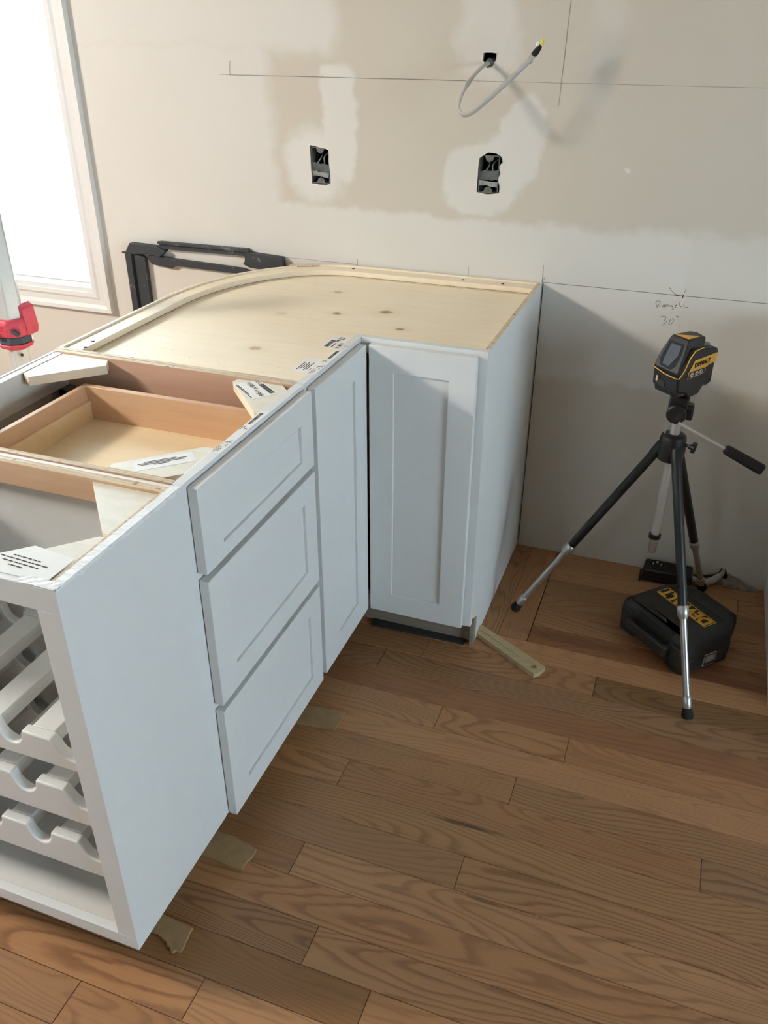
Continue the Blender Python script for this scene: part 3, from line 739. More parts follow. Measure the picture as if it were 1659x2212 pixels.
for i in range(n+1):
    y = -1.7125+(.30)*i/n; pa.append((xr_-.0145+r.uniform(-.0006, .0006), y, H+.0009+r.uniform(0, .0009))); pb.append((xr_+.0004+r.uniform(-.0006, .0004), y, H+.0009+r.uniform(0, .0008)))
va = [bm.verts.new(p) for p in pa]; vb = [bm.verts.new(p) for p in pb]; vc = [bm.verts.new((xr_+.0006, p[1], H-.003-r.uniform(0, .006) if 5 < i < 58 else H-.004)) for i, p in enumerate(pb)]
for i in range(n): bm.faces.new((va[i], va[i+1], vb[i+1], vb[i])); bm.faces.new((vb[i], vb[i+1], vc[i+1], vc[i]))
vd = [bm.verts.new((p[0], p[1], p[2]-.0008)) for p in pa]
for i in range(n): bm.faces.new((va[i], vd[i], vd[i+1], va[i+1]))
obj('edge_tape', bm, 'whitetape', wc, label='rough white tape along the top edge')
bm = B(); g1 = []
for i in range(13):
    for j in range(4): g1.append(bm.verts.new((-.372+i*.0053, -1.7155+j*.006, H+.0008+r.uniform(0, .0012))))
for i in range(12):
    for j in range(3): a = i*4+j; bm.faces.new((g1[a], g1[a+4], g1[a+5], g1[a+1]))
obj('edge_tape', bm, 'whitetape', wc)
# scalloped bottle slats and the bars that carry them
px = [-.4315-.1045*i for i in range(5)]
def slat_profile(zt, zb, dip=.034):
    fl = .0275; pts = [(xl_+.0125, zb), (xr_-.0125, zb)]
    z = lambda: None
    top = []
    xs = [xr_-.0125]
    top.append((xr_-.0125, zt-dip*.62))
    top.append((xr_-.034, zt-dip*.9)); top.append((-.358, zt-dip)); top.append((-.374, zt-dip*.97)); top.append((-.389, zt-dip*.70)); top.append((-.398, zt-dip*.25))
    for i, p in enumerate(px):
        top.append((p+fl, zt)); top.append((p-fl, zt))
        if p-fl-.05 > xl_:
            m = (p-fl+px[i]-.1045+fl)/2; h = (.1045-2*fl)/2
            for t in (.85, .6, .3, 0, -.3, -.6, -.85): top.append((m+h*t, zt-dip*math.sqrt(max(0, 1-t*t))*.95-.001))
    top.append((xl_+.0125, zt-dip*.8))
    return pts+top
for zt, zb in ((.560, .5035), (.4500, .3780), (.3230, .2500)):
    bm = B(); prism(bm, slat_profile(zt, zb), XZ, -1.6985, -1.680); obj('bottle_slat', bm, 'white', wc, bevel=.003, seg=3, label='scalloped front slat')
    bm = B(); prism(bm, slat_profile(zt, zb+.012), XZ, -1.448, -1.4325); obj('bottle_slat', bm, 'white', wc, bevel=.002)
    for p in px[:5]: obj('slat_bar', bx(p-.021, p+.021, -1.6795, -1.4485, zt-.030, zt-.003), 'white', wc, bevel=.0015)
    for i in range(4): pass
obj('plinth', bx(-.90, -.36, -1.66, -1.42, 0, .0998), 'kickboard', wc)

# ---- base cabinet at the right of the range opening
rc = thing('base_cabinet', (1.08, -.31, 0), 'white base cabinet standing right of the range gap, only its side edge showing', 'cabinet')
rx = .7745
bm = B(); prism(bm, [(-.003, 0), (-.545, 0), (-.545, .10), (-.601, .10), (-.601, H), (-.003, H)], YZ, rx, rx+.012); obj('side_panel', bm, 'white', rc, bevel=.0006)
bm = B(); prism(bm, [(-.003, 0), (-.545, 0), (-.545, .10), (-.601, .10), (-.601, H), (-.003, H)], YZ, rx+.598, rx+.61); obj('side_panel', bm, 'white', rc)
bm = B(); box(bm, rx, rx+.61, -.62, -.601, .838, H); box(bm, rx, rx+.038, -.62, -.601, .10, .838); box(bm, rx+.572, rx+.61, -.62, -.601, .10, .838); box(bm, rx+.038, rx+.572, -.62, -.601, .10, .138); obj('face_frame', bm, 'white', rc, bevel=.0008)
shaker('door', rc, FY, rx+.012, rx+.303, .105, .866, .622, .641, .063, .062); shaker('door', rc, FY, rx+.307, rx+.598, .105, .866, .622, .641, .063, .062)
obj('toe_kick', bx(rx+.012, rx+.598, -.557, -.545, 0, .10), 'kickboard', rc)
obj('top_deck', bx(rx+.012, rx+.598, -.601, -.004, .842, .854), 'ply_rim', rc)

# ------------------------------------------------------------------ electrical: device boxes in the wall
def device_box(cx, cz, wd, ht, label, flap, right):
    t = thing('outlet_box', (cx, .01, cz), label, 'outlet box', 'open outlet boxes in the wall')
    bm = B(); x0, x1, z0, z1 = cx-wd/2, cx+wd/2, cz-ht/2, cz+ht/2; y0, y1 = .002, .060
    for a in ((x0, x0+.002, y0, y1, z0, z1), (x1-.002, x1, y0, y1, z0, z1), (x0, x1, y0, y1, z0, z0+.002), (x0, x1, y0, y1, z1-.002, z1), (x0, x1, y1-.002, y1, z0, z1)): box(bm, *a)
    obj('housing', bm, 'metal_box', t)
    for s in (1, -1):
        zc = cz+s*(ht/2-.002)
        bm = B(); prism(bm, [(cx-.013, zc), (cx+.013, zc), (cx+.009, zc-s*.010), (cx, zc-s*.015), (cx-.008, zc-s*.011)], XZ, .0025, .0045); tube(bm, (cx, .0024, zc-s*.008), (cx, .0010, zc-s*.008), .0018, n=10)
        obj('screw_ear', bm, 'metal_box', t)
    bm = B(); path(bm, spline([(cx-.010, .045, cz+.028), (cx-.004, .02, cz+.020), (cx-.012, .012, cz+.006), (cx-.02, .02, cz-.002)]), .0017, 8)
    path(bm, spline([(cx+.014, .045, cz+.034), (cx+.008, .014, cz+.022), (cx+.010, .010, cz+.004)]), .0017, 8)
    obj('wire', bm, 'tape', t)
    rr = random.Random(flap); bm = B(); N = 9
    def patch(z0, z1, amp, y, slant):
        top, bot = [], []
        for i in range(N):
            u = i/(N-1); x = x0+.002+(wd-.004)*u
            top.append(bm.verts.new((x, y-.003*math.sin(u*3.1), z1+rr.uniform(-amp, amp)-slant*u))); bot.append(bm.verts.new((x, y-.001+.004*math.sin(u*5), z0+rr.uniform(-amp, amp)-slant*u)))
        for i in range(N-1): bm.faces.new((top[i], top[i+1], bot[i+1], bot[i]))
    patch(cz-.016, cz+.008, .002, .005, .006 if not right else -.002); obj('tape_flap', bm, 'tape_dark', t)
    bm = B(); patch(cz-.028, cz-.015, .0015, .002, .004); obj('tape_flap', bm, 'tape', t)
    bm = B(); box(bm, x0+.003, x1-.003, .056, .0575, z0+.003, z1-.003); obj('painted_back_shade', bm, 'box_dark', t)  # near-black sheet painting in the shade at the back of the box
    return t
device_box(-.6765, 1.1525, .056, .098, 'left one of two open metal outlet boxes in the wall, grey tape across it', 1, False)
device_box(-.1745, 1.1550, .056, .096, 'right one of two open outlet boxes in the wall, below the looping cable', 2, True)
# plaster rims round the holes
def rimmesh(hole, wd, seed):
    r = random.Random(seed); bm = B(); c = sum((Vector(p) for p in hole), Vector((0, 0)))/len(hole); n = len(hole)
    a = []; b = []
    for p in hole:
        p = Vector(p); d = (p-c).normalized(); a.append(bm.verts.new((p.x, -.0012, p.y))); q = p+d*wd*r.uniform(.5, 1.3); b.append(bm.verts.new((q.x, -.0001, q.y)))
    i0 = [bm.verts.new((Vector(p).x, .004, Vector(p).y)) for p in hole]
    for i in range(n): j = (i+1) % n; bm.faces.new((a[i], a[j], b[j], b[i])); bm.faces.new((i0[i], i0[j], a[j], a[i]))
    return bm
for i, h in enumerate((holeL, holeR, holeC)): obj('plaster_rim', rimmesh(h, .0032, i), 'gypsum', wall)
# cable loop from the wall
cb = thing('wall_cable', (-.19, 0, 1.43), 'grey-white cable looping out of a ragged hole high in the wall, its end taped', 'cable')
def onray(x, z, e):         # a point e in front of the wall seen over wall point (x, z)
    k = e/2.41794; return (x+(.408-x)*k, -e, z+(1.5253-z)*k)
loop = [(-.189, .050, 1.432), (-.190, .012, 1.428), onray(-.197, 1.422, .015), onray(-.216, 1.409, .048), onray(-.245, 1.376, .095), onray(-.264, 1.338, .132), onray(-.266, 1.313, .15), onray(-.250, 1.3015, .158), onray(-.220, 1.314, .156), onray(-.158, 1.366, .142), onray(-.090, 1.428, .122), onray(-.075, 1.445, .115)]
bm = B(); path(bm, spline(loop, 8), .0066, 12, flat=.62, side=(.2, .6, .5)); obj('jacket', bm, 'cable', cb, smooth=True)
bm = B(); e = .112; P = spline([onray(-.082, 1.436, e), onray(-.075, 1.446, e), onray(-.067, 1.456, e), onray(-.061, 1.466, e)], 4)
path(bm, P, [.0055, .006, .0075, .009, .0095, .0092, .0098, .009, .0085, .008, .0082, .0075, .005][:len(P)], 9, flat=.8)
prism(bm, [(-.084, 1.423), (-.076, 1.440), (-.070, 1.441), (-.080, 1.426)], lambda u, v, d: onray(u, v, d), .108, .112); prism(bm, [(-.090, 1.438), (-.080, 1.450), (-.078, 1.446)], lambda u, v, d: onray(u, v, d), .108, .111)
obj('black_tape', bm, 'rubber', cb)
bm = B(); lathe(bm, onray(-.0585, 1.4665, e), Vector(onray(-.056, 1.478, e))-Vector(onray(-.0585, 1.4665, e)), [(0, .006), (.004, .0062), (.010, .005), (.013, .003)], 12); obj('wire_nut', bm, 'wire_yellow', cb, smooth=True)
bm = B(); lathe(bm, onray(-.069, 1.464, e+.004), (0.15, -.2, 1), [(0, .0035), (.006, .0042), (.010, .002)], 10); obj('wire_end', bm, 'paper', cb, smooth=True)
bm = B(); lathe(bm, (-.189, .004, 1.4265), (0, -1, -.3), [(0, .010), (.006, .0105), (.012, .0085)], 14); obj('cable_clamp', bm, 'tape_dark', cb)

# black receptacle box and stub cable on the floor by the wall
rb_ = thing('range_receptacle', (.49, -.045, 0), 'black surface receptacle box lying on the floor against the wall behind the case', 'electrical box')
bm = B()
prism(bm, [(.412, -.078), (.560, -.078), (.560, -.012), (.416, -.012)], XY, 0, .046); obj('housing', bm, 'black_plastic', rb_, bevel=.006)
bm = B(); lathe(bm, (.452, -.044, .046), (0, 0, 1), [(0, .024), (.003, .024), (.004, .020), (.002, .019)], 24); obj('socket_face', bm, 'box_dark', rb_, smooth=True)
bm = B()
for (x, y, a) in ((.440, -.044, .004), (.464, -.044, .004), (.452, -.033, .006)): box(bm, x-a/2, x+a/2, y-.005, y+.005, .049, .0505)
obj('contact_slot', bm, 'chrome', rb_)
bm = B(); box(bm, .405, .411, -.080, -.060, .0, .030); obj('mounting_tab', bm, 'black_plastic', rb_)
fc = thing('floor_cable', (.60, -.02, 0), 'thick grey cable from a hole at the wall foot to the black box', 'cable')
bm = B(); path(bm, spline([(.648, .045, .038), (.645, .006, .034), (.630, -.022, .024), (.600, -.040, .013), (.572, -.045, .016), (.556, -.045, .022)], 8), .0105, 14); obj('jacket', bm, 'cable', fc, smooth=True)
bm = B(); path(bm, spline([(.650, .05, .046), (.640, -.004, .040), (.615, -.016, .026), (.580, -.020, .020), (.545, -.010, .012)], 6), .003, 8); obj('ground_wire', bm, 'black_plastic', fc, smooth=True)
# crumbled plaster at the foot of the wall
r = random.Random(21); bm = B()
for i in range(46):
    x = r.uniform(.60, .755); s_ = r.uniform(.003, .009)*(1.0 if x < .71 else .6); y = -r.uniform(.002, .022); z = s_*.4
    m4 = Matrix.Translation((x, y, z)) @ Matrix.Rotation(r.uniform(0, 6), 4, 'Z') @ Matrix.Rotation(r.uniform(0, 1), 4, 'X') @ Matrix.Diagonal((s_*1.6, s_, s_*.7, 1))
    bmesh.ops.create_icosphere(bm, subdivisions=1, radius=1, matrix=m4)
cr = obj('plaster_crumbs', bm, 'mud'); tag(cr, 'crumbled plaster debris lying under the broken drywall edge', 'debris'); cr['kind'] = 'stuff'
bm = B(); top = []; 
edge = [(.575, .012), (.60, .016), (.622, .028), (.636, .050), (.662, .040), (.676, .030), (.700, .022), (.722, .008), (.745, .003)]
a = [bm.verts.new((x, -.0005, z+r.uniform(-.001, .001))) for x, z in edge]; b = [bm.verts.new((x, -.006-r.uniform(0, .003), max(.001, z*.55-.004))) for x, z in edge]; c = [bm.verts.new((x, -.010-r.uniform(0, .004), .0005)) for x, z in edge]
for A, C in ((a, b), (b, c)):
    for i in range(len(edge)-1):
        if 1 < i < 4 and A is a: continue
        bm.faces.new((A[i], A[i+1], C[i+1], C[i]))
obj('torn_edge', bm, 'mud', wall)

# ------------------------------------------------------------------ tripod
tp = thing('tripod', (.425, -.375, 0), 'black and silver camera tripod standing on the floor over the dark case', 'tripod')
cx, cy = .4255, -.375
apex = Vector((cx, cy, .600))
def leg(foot, tj):
    F_ = Vector(foot); d = (F_-apex); hz = Vector((d.x, d.y, 0)).normalized(); top = apex+hz*.026; d = (F_-top); Ln = d.length; d.normalize()
    side = d.cross(Vector((0, 0, 1))).normalized()
    j = top+d*Ln*(1-tj)
    bm = B(); path(bm, [top-d*.004, top+d*.01, j], [.0125, .0125, .0118], 16)
    L = obj('leg', bm, 'black_plastic', tp, smooth=True)
    bm = B(); lathe(bm, j-d*.002, d, [(0, .0120), (.003, .0145), (.026, .0145), (.030, .0120), (.034, .0112)], 20); obj('lock_collar', bm, 'alu', L, smooth=True)
    bm = B(); tube(bm, j+d*.03, F_-d*.052, .0088, n=18); obj('leg_tube', bm, 'alu', L, smooth=True)
    bm = B(); lathe(bm, F_-d*.058, d, [(0, .0095), (.004, .0118), (.026, .0118), (.032, .010)], 18); obj('foot_ferrule', bm, 'alu', L, smooth=True)
    bm = B(); lathe(bm, F_-d*.028, d, [(0, .0095), (.006, .0125), (.020, .0150), (.027, .0140)], 18)
    obj('rubber_foot', bm, 'rubber', L, smooth=True)
    # hinge lug
    bm = B(); path(bm, [top-d*.018, top-d*.006, top+d*.028], [.010, .0150, .0142], 12); obj('hinge', bm, 'black_plastic', L, smooth=True)
for f, t in (((.0745, -.378, .012), .43), ((.582, -.676, .012), .425), ((.593, -.075, .012), .375)): leg(f, t)
bm = B(); lathe(bm, (cx, cy, .565), (0, 0, 1), [(0, .022), (.004, .030), (.030, .034), (.060, .032), (.068, .030), (.072, .026), (.074, .017)], 28); obj('collar', bm, 'black_plastic', tp, smooth=True)
bm = B(); lathe(bm, (cx, cy, .636), (0, 0, 1), [(0, .0125), (.052, .0125)], 24); obj('centre_column', bm, 'chrome', tp, smooth=True)
bm = B(); lathe(bm, (cx, cy, .566), (0, 0, -1), [(0, .0105), (.22, .0105)], 20); obj('centre_column', bm, 'chrome', tp, smooth=True)
bm = B(); lathe(bm, (cx, cy, .348), (0, 0, -1), [(0, .013), (.002, .0155), (.012, .0155), (.014, .012)], 20); obj('column_ring', bm, 'black_plastic', tp, smooth=True)
bm = B(); lathe(bm, (cx, cy, .334), (0, 0, -1), [(0, .0105), (.040, .0105), (.044, .0085)], 20); obj('column_end', bm, 'alu', tp, smooth=True)
bm = B(); kd = Vector((.90, -.42, 0)).normalized(); kp = Vector((cx, cy, .618))+kd*.030; tube(bm, kp, kp+kd*.018, .004, n=12); lathe(bm, kp+kd*.014, kd, [(0, .006), (.004, .007), (.014, .007)], 12)
q = kp+kd*.022; u = Vector((0, 0, 1)); path(bm, [q-u*.013+kd*.002, q+u*.013+kd*.006], [.0055, .0062], 10); obj('clamp_knob', bm, 'black_plastic', tp, smooth=True)
# crank side strap
bm = B(); box(bm, cx-.0245, cx-.0205, cy-.012, cy+.002, .640, .680); obj('level_vial', bm, 'chrome', tp)
# pan head
bm = B()
box(bm, cx-.026, cx+.020, cy-.022, cy+.022, .690, .742); obj('head_block', bm, 'black_plastic', tp, bevel=.004)
bm = B(); lathe(bm, (cx-.004, cy-.020, .700), (0, -1, 0), [(0, .024), (.010, .024), (.013, .021), (.0135, .012), (.0125, .010), (.0125, .002)], 28); hd = obj('tilt_knob', bm, 'black_plastic', tp, smooth=True)
bm = B(); lathe(bm, (cx, cy, .684), (0, 0, 1), [(0, .016), (.003, .022), (.010, .024)], 24); obj('head_base', bm, 'black_plastic', tp, smooth=True)
bm = B(); box(bm, cx+.016, cx+.034, cy-.020, cy+.012, .684, .722); obj('head_clamp', bm, 'black_plastic', tp, bevel=.005)
h0 = Vector((cx+.004, cy-.032, .682)); h1 = Vector((.548, -.400, .6335)); h2 = Vector((.642, -.412, .591))
h1 = h0.lerp(h2, .56)
bm = B(); tube(bm, h0, h1, .0036, n=14); obj('pan_rod', bm, 'chrome', tp, smooth=True)
hd = (h2-h1).normalized(); bm = B(); lathe(bm, h1-hd*.004, hd, [(0, .008), (.004, .0115), (.010, .0125), ((h2-h1).length-.004, .0138), ((h2-h1).length, .0125)], 20); obj('pan_handle', bm, 'rubber', tp, smooth=True)

# ------------------------------------------------------------------ laser level
ll = thing('laser_level', (.43, -.375, .742), 'black and yellow cross-line laser level mounted on top of the tripod', 'laser level')
LC = Vector((.4165, -.378, .760)); A_ = Vector((-.64, -.768, 0)).normalized(); Bv = Vector((.768, -.64, 0)).normalized()   # A_: out of the window, Bv: out of the lettered side
def LV(a, b, z): return LC + A_*a + Bv*b + Vector((0, 0, z*.93))
def sect(prof, b0, b1, name, mat, bev=.003, inset=0):
    bm = B(); fn = lambda u, v, d: tuple(LV(u, d, v)); prism(bm, prof, fn, b0, b1); return obj(name, bm, mat, ll, bevel=bev)
hb_ = .040
sect([(.052, .008), (.056, .060), (.020, .118), (-.050, .112), (-.064, .106), (-.067, .090), (-.060, .082), (-.061, .016), (-.045, .010), (-.036, .012), (-.020, -.010), (.010, -.014), (.020, .000)], -hb_, hb_, 'body', 'black_plastic', .006)
# upper housing, wedge shaped, leaning back
bm = B()
rings = []
for z, a0, a1, b in ((.052, .058, .020, .036), (.060, .060, .012, .0385), (.098, .046, -.004, .034), (.134, .0285, -.012, .0275), (.138, .0255, -.010, .0250)):
    rings.append([bm.verts.new(LV(*p, z)) for p in ((a0, b), (a0, -b), (a1-.018, -b*.9), (a1-.026, -b*.3), (a1-.018, b*.9))])
loft(bm, rings); obj('window_housing', bm, 'black_plastic', ll, bevel=.003)
# window lens on the leaning face
def lean(b, z, o=.0): a = .060+(z-.060)*(-.0315/.074); n = (A_*.92+Vector((0, 0, 1))*.39); return Vector(LV(a, b, z))+n*o
bm = B(); outl = [(.014, .064), (-.020, .066), (-.028, .080), (-.023, .126), (.018, .126), (.028, .100), (.024, .076)]
prism(bm, outl, lambda u, v, d: tuple(lean(u, v, d)), -.002, .0020); obj('window_lens', bm, 'glass_dark', ll, bevel=.001, label='dark glass window')
bm = B(); outl = [(.006, .070), (-.013, .071), (-.016, .084), (-.014, .120), (.015, .120), (.018, .098)]
prism(bm, outl, lambda u, v, d: tuple(lean(u, v, d)), .0019, .0026); obj('inner_window', bm, 'band', ll)
# yellow: triangle on top, trim line, label plate
bm = B(); prism(bm, [(.0215, .0190), (.0215, -.0210), (-.016, .0165)], lambda u, v, d: tuple(LV(u, v, d)), .1378, .1388); obj('top_plate', bm, 'yellow', ll)
bm = B()
tr = [lean(-.036, .066, .001), lean(-.034, .058, .002), LV(.0615, .0, .0505), LV(.0600, .036, .0480), LV(.056, .0415, .0485), LV(.042, .0415, .066), LV(.030, .0415, .098), LV(.018, .0415, .113), LV(.0, .0405, .1165), LV(-.012, .039, .1172)]
path(bm, tr, .0014, 8); obj('trim_line', bm, 'yellow', ll, smooth=True)
SD = lambda u, v, d: tuple(LV(u, d, v))
bm = B(); prism(bm, [(.018, .076), (.012, .088), (-.0595, .0970), (-.0595, .072), (-.040, .070), (-.026, .062), (.026, .0600)], SD, .0400, .0412); pl = obj('label_plate', bm, 'yellow', ll)
bm = B(); textbm(bm, 'DEWALT', .0135, frame4(LV(-.0140, .0416, .0780), -A_+Vector((0, 0, .12)), (0, 0, 1)), .0003, width=.92, bold=.0007); obj('lettering', bm, 'rubber', pl)
bm = B(); prism(bm, [(.028, .041), (.027, .0605), (-.024, .0650), (-.030, .058), (-.028, .052), (-.022, .0475)], SD, .0404, .0416); obj('button_rim', bm, 'yellow', ll)
bm = B(); prism(bm, [(.0255, .0430), (.0250, .0590), (-.023, .0635), (-.028, .058), (-.026, .0530), (-.021, .0492)], SD, .0415, .0421); obj('button_panel', bm, 'black_plastic', ll)
for i, a in enumerate((.0160, .0010, -.0135)):
    bm = B(); lathe(bm, LV(a, .0419, .0520+.0018*i), Bv, [(0, .0058), (.0014, .0056), (.0018, .0048)], 18); bt = obj('button', bm, 'alu', ll, smooth=True)
    bm = B(); c = LV(a, .0438, .0520+.0018*i); e1 = -A_; e2 = Vector((0, 0, 1))
    segs = ([(-.0035, 0, .0035, 0)], [(-.003, 0, .003, 0), (0, -.003, 0, .003)], [(0, -.0035, 0, .0035)])[i]
    for (x0, z0, x1, z1) in segs: path(bm, [c+e1*x0+e2*z0, c+e1*x1+e2*z1], .0006, 6)
    obj('icon', bm, 'rubber', bt)
bm = B(); prism(bm, [(-.020, .106), (-.050, .108), (-.055, .116), (-.040, .121), (-.012, .120)], SD, -.022, .024); obj('battery_latch', bm, 'mastgrey', ll, bevel=.004)
bm = B(); prism(bm, [(.0, .012), (-.027, .014), (-.027, .030), (.0, .028)], lambda u, v, d: tuple(LV(d, u, v)), .052, .0545); obj('port_cover', bm, 'case_plastic', ll)
bm = B(); prism(bm, [(-.021, .022), (-.027, .022), (-.026, .036), (-.021, .035)], lambda u, v, d: tuple(LV(d, u, v)), .0545, .0562); obj('port_mark', bm, 'maple', ll)
bm = B(); box(bm, .4035, .4405, -.395, -.357, .7425, .770); obj('mount_block', bm, 'black_plastic', ll, bevel=.003)
bm = B(); prism(bm, [(.045, -.008), (.050, .010), (-.040, .010), (-.030, -.010)], SD, -.035, .035); obj('base_plate', bm, 'black_plastic', ll, bevel=.003)

# ------------------------------------------------------------------ hard case on the floor
tc = thing('tool_case', (.53, -.335, 0), 'dark plastic hard tool case with yellow lettering lying flat under the tripod', 'case')
e1 = Vector((-.187, .175, 0)).normalized(); e2 = Vector((.143, .18, 0)).normalized(); Fp = Vector((.5560, -.522, 0))
e2 = Vector((-e1.y*-1, 0, 0)) if False else Vector((e1.y, -e1.x, 0))
LW, LD = .268, .250
def CV(u, v, z): return tuple(Fp + e1*u + e2*v + Vector((0, 0, z)))
def outline(s, notch=True):
    c = .022; L, D = LW, LD
    pts = [(s, c), (c*.8+s*.4, s), (L*.24, s), (L*.27, .012+s), (L*.73, .012+s), (L*.76, s), (L-c, s), (L-s, c), (L-s, D-.085), (L-.052, D-.012-s), (L*.60, D-s), (L*.22, D-s), (.06, D-.014-s), (s, D-.085)]
    return pts
bm = B(); rings = []
for z, s in ((0.0, .012), (.008, .004), (.052, .0), (.058, .0)): rings.append([bm.verts.new(CV(u, v, z)) for u, v in outline(s)])
loft(bm, rings); obj('case_bottom', bm, 'case_plastic', tc, bevel=.003)
bm = B(); rings = []
for z, s in ((.0592, .0), (.066, .0), (.094, .007), (.104, .018), (.1085, .034)): rings.append([bm.verts.new(CV(u, v, z)) for u, v in outline(s)])
loft(bm, rings); obj('case_lid', bm, 'case_plastic', tc, bevel=.003)
bm = B(); prism(bm, [(.052, .0), (.060, -.026), (.208, -.026), (.216, .0), (.200, .0), (.194, -.012), (.074, -.012), (.068, .0)], lambda u, v, d: CV(u, v+.006, d), .040, .072); obj('carry_handle', bm, 'case_plastic', tc, bevel=.005, seg=3)
for u in (.034, .222):
    bm = B(); prism(bm, [(u-.016, .040), (u+.016, .040), (u+.016, .088), (u-.016, .088)], lambda a, b, d: CV(a, d, b), -.005, .012); obj('latch', bm, 'case_plastic', tc, bevel=.003)
bm = B(); prism(bm, [(.075, .020), (.117, .020), (.117, .058), (.075, .058)], lambda a, b, d: CV(d, a, b), -.0006, .004); st = obj('spec_label', bm, 'chrome', tc); 
bm = B(); prism(bm, [(.077, .022), (.115, .022), (.115, .056), (.077, .056)], lambda a, b, d: CV(d, a, b), -.0010, .0); obj('label_field', bm, 'box_dark', st)
bm = B(); prism(bm, [(.080, .030), (.112, .030), (.112, .053), (.080, .053)], lambda a, b, d: CV(d, a, b), -.0013, .0); obj('label_print', bm, 'mud', st)
for (u0, u1) in ((.045, .215),):
    bm = B(); prism(bm, [(u0, .175), (u1, .175), (u1, .180), (u0, .180)], CV, .1086, .1100); obj('lid_rib', bm, 'case_plastic', tc)
bm = B(); dctr = Vector(CV(.138, .128, .1088)); 
dl, dw = .092, .0225
for q in ((-dl, dl, -dw, -dw+.0022), (-dl, dl, dw-.0022, dw), (-dl, -dl+.0022, -dw+.0022, dw-.0022), (dl-.0022, dl, -dw+.0022, dw-.0022)): prism(bm, [(q[0], q[2]), (q[1], q[2]), (q[1], q[3]), (q[0], q[3])], lambda u, v, d: tuple(dctr+e1*u+e2*v+Vector((0, 0, d))), 0, .0008)
dcal = obj('badge_border', bm, 'yellow', tc, label='yellow outlined badge')
bm = B(); textbm(bm, 'DEWALT', .0520, frame4(dctr+e2*.0+Vector((0, 0, .0006)), e1, (-e2)), .0003, width=.84, bold=.0026); obj('lettering', bm, 'yellow', dcal)

# ------------------------------------------------------------------ wood scraps on the floor
def scrap(pts, h, label, mat='scrap', seed=0, ja=.0015, grp='plywood scraps under the cabinets'):
    bm = B(); prism(bm, jag(pts, ja, seed, 5), XY, .0003, h); o = obj('wood_scrap', bm, mat, origin=(pts[0][0], pts[0][1], 0)); tag(o, label, 'wood scrap', grp); return o
scrap([(-.233, -.948), (-.232, -1.012), (-.375, -1.026), (-.378, -.958)], .007, 'plywood scrap sticking out under the drawers, farthest of the three', seed=1)
scrap([(-.252, -1.391), (-.257, -1.447), (-.345, -1.444), (-.46, -1.424), (-.458, -1.378), (-.305, -1.379)], .007, 'plywood scrap sticking out beneath the seam of drawer and wine cabinets', seed=2, ja=.0022)
scrap([(-.284, -1.594), (-.279, -1.643), (-.297, -1.650), (-.318, -1.634), (-.345, -1.628), (-.46, -1.622), (-.46, -1.585)], .007, 'plywood scrap nearest the camera under the wine cabinet corner', seed=3, ja=.0022)
bm = B(); prism(bm, [(-.30, -.5850), (-.025, -.5800), (-.022, -.5580), (-.30, -.5480)], XY, .0003, .0060); o = obj('dark_strip', bm, 'slate', origin=(-.15, -.57, 0)); tag(o, 'thin dark grey strip on the floor under the corner cabinet toe kick', 'shim')  # dark strip laid flat below the toe kick
# long pale strip with a drilled end
ws = thing('wood_strip', (.10, -.57, 0), 'long pale wood strip with a drilled end, leaning out from the corner cabinet foot', 'wood strip')
p0 = Vector((-.004, -.505, 0)); p1 = Vector((.2, -.628, 0)); d = (p1-p0).normalized(); nn = Vector((-d.y, d.x, 0)); Ls = (p1-p0).length
def SV(u, v, z): return tuple(p0+d*u+nn*v+Vector((0, 0, z)))
hc = (Ls-.021, -.001); hr = .0085
bm = B(); N = 24
out_ = [(0, -.020), (Ls, -.024), (Ls+.004, -.004), (Ls, .022), (Ls-.03, .0215), (0, .0165)]
vs_ = [Vector(p) for p in out_]; es_ = [(i, (i+1) % len(out_)) for i in range(len(out_))]
hp = [Vector((hc[0]+hr*math.cos(2*math.pi*i/N), hc[1]+hr*math.sin(2*math.pi*i/N))) for i in range(N)]
s0 = len(vs_); vs_ += hp; es_ += [(s0+i, s0+(i+1) % N) for i in range(N)]
rv, re, rf, *_ = delaunay_2d_cdt(vs_, es_, [], 1, 1e-6)
V = [bm.verts.new(SV(p[0], p[1], .015)) for p in rv]
for f in rf:
    c = sum((rv[i] for i in f), Vector((0, 0)))/len(f)
    if (c-Vector(hc)).length < hr*.97: continue
    bm.faces.new([V[i] for i in f])
for v in [v for v in bm.verts if not v.link_faces]: bm.verts.remove(v)
rr = bmesh.ops.extrude_face_region(bm, geom=bm.faces[:]); bmesh.ops.translate(bm, verts=[g for g in rr['geom'] if isinstance(g, bmesh.types.BMVert)], vec=(0, 0, -.0145))
obj('board', bm, 'strip', ws)
bm = B(); prism(bm, [(hc[0]+.0083*math.cos(2*math.pi*i/20), hc[1]+.0083*math.sin(2*math.pi*i/20)) for i in range(20)], SV, .0005, .010); obj('plug', bm, 'scrap', ws)
bm = B(); prism(bm, [(0, .0150), (0, -.003), (Ls-.07, -.004), (Ls-.045, -.002), (Ls-.035, .006), (Ls-.03, .0205)], SV, .0150, .0172); obj('raised_edge', bm, 'strip', ws)

# ------------------------------------------------------------------ black frame leaning by the window
bf = thing('black_frame', (-1.1, -.02, 0), 'dusty black plastic duct frame standing against the wall beside the window', 'frame')
def FRM(px_, z_, e): k = e/2.41794; return (px_+(.408-px_)*k, -e, z_+(1.5253-z_)*k)
def pr(name, poly, e0, e1, mat='dusty', bev=.0015):
    bm = B(); prism(bm, poly, lambda u, v, d_: (u, -d_, v), e0, e1); return obj(name, bm, mat, bf, bevel=bev)
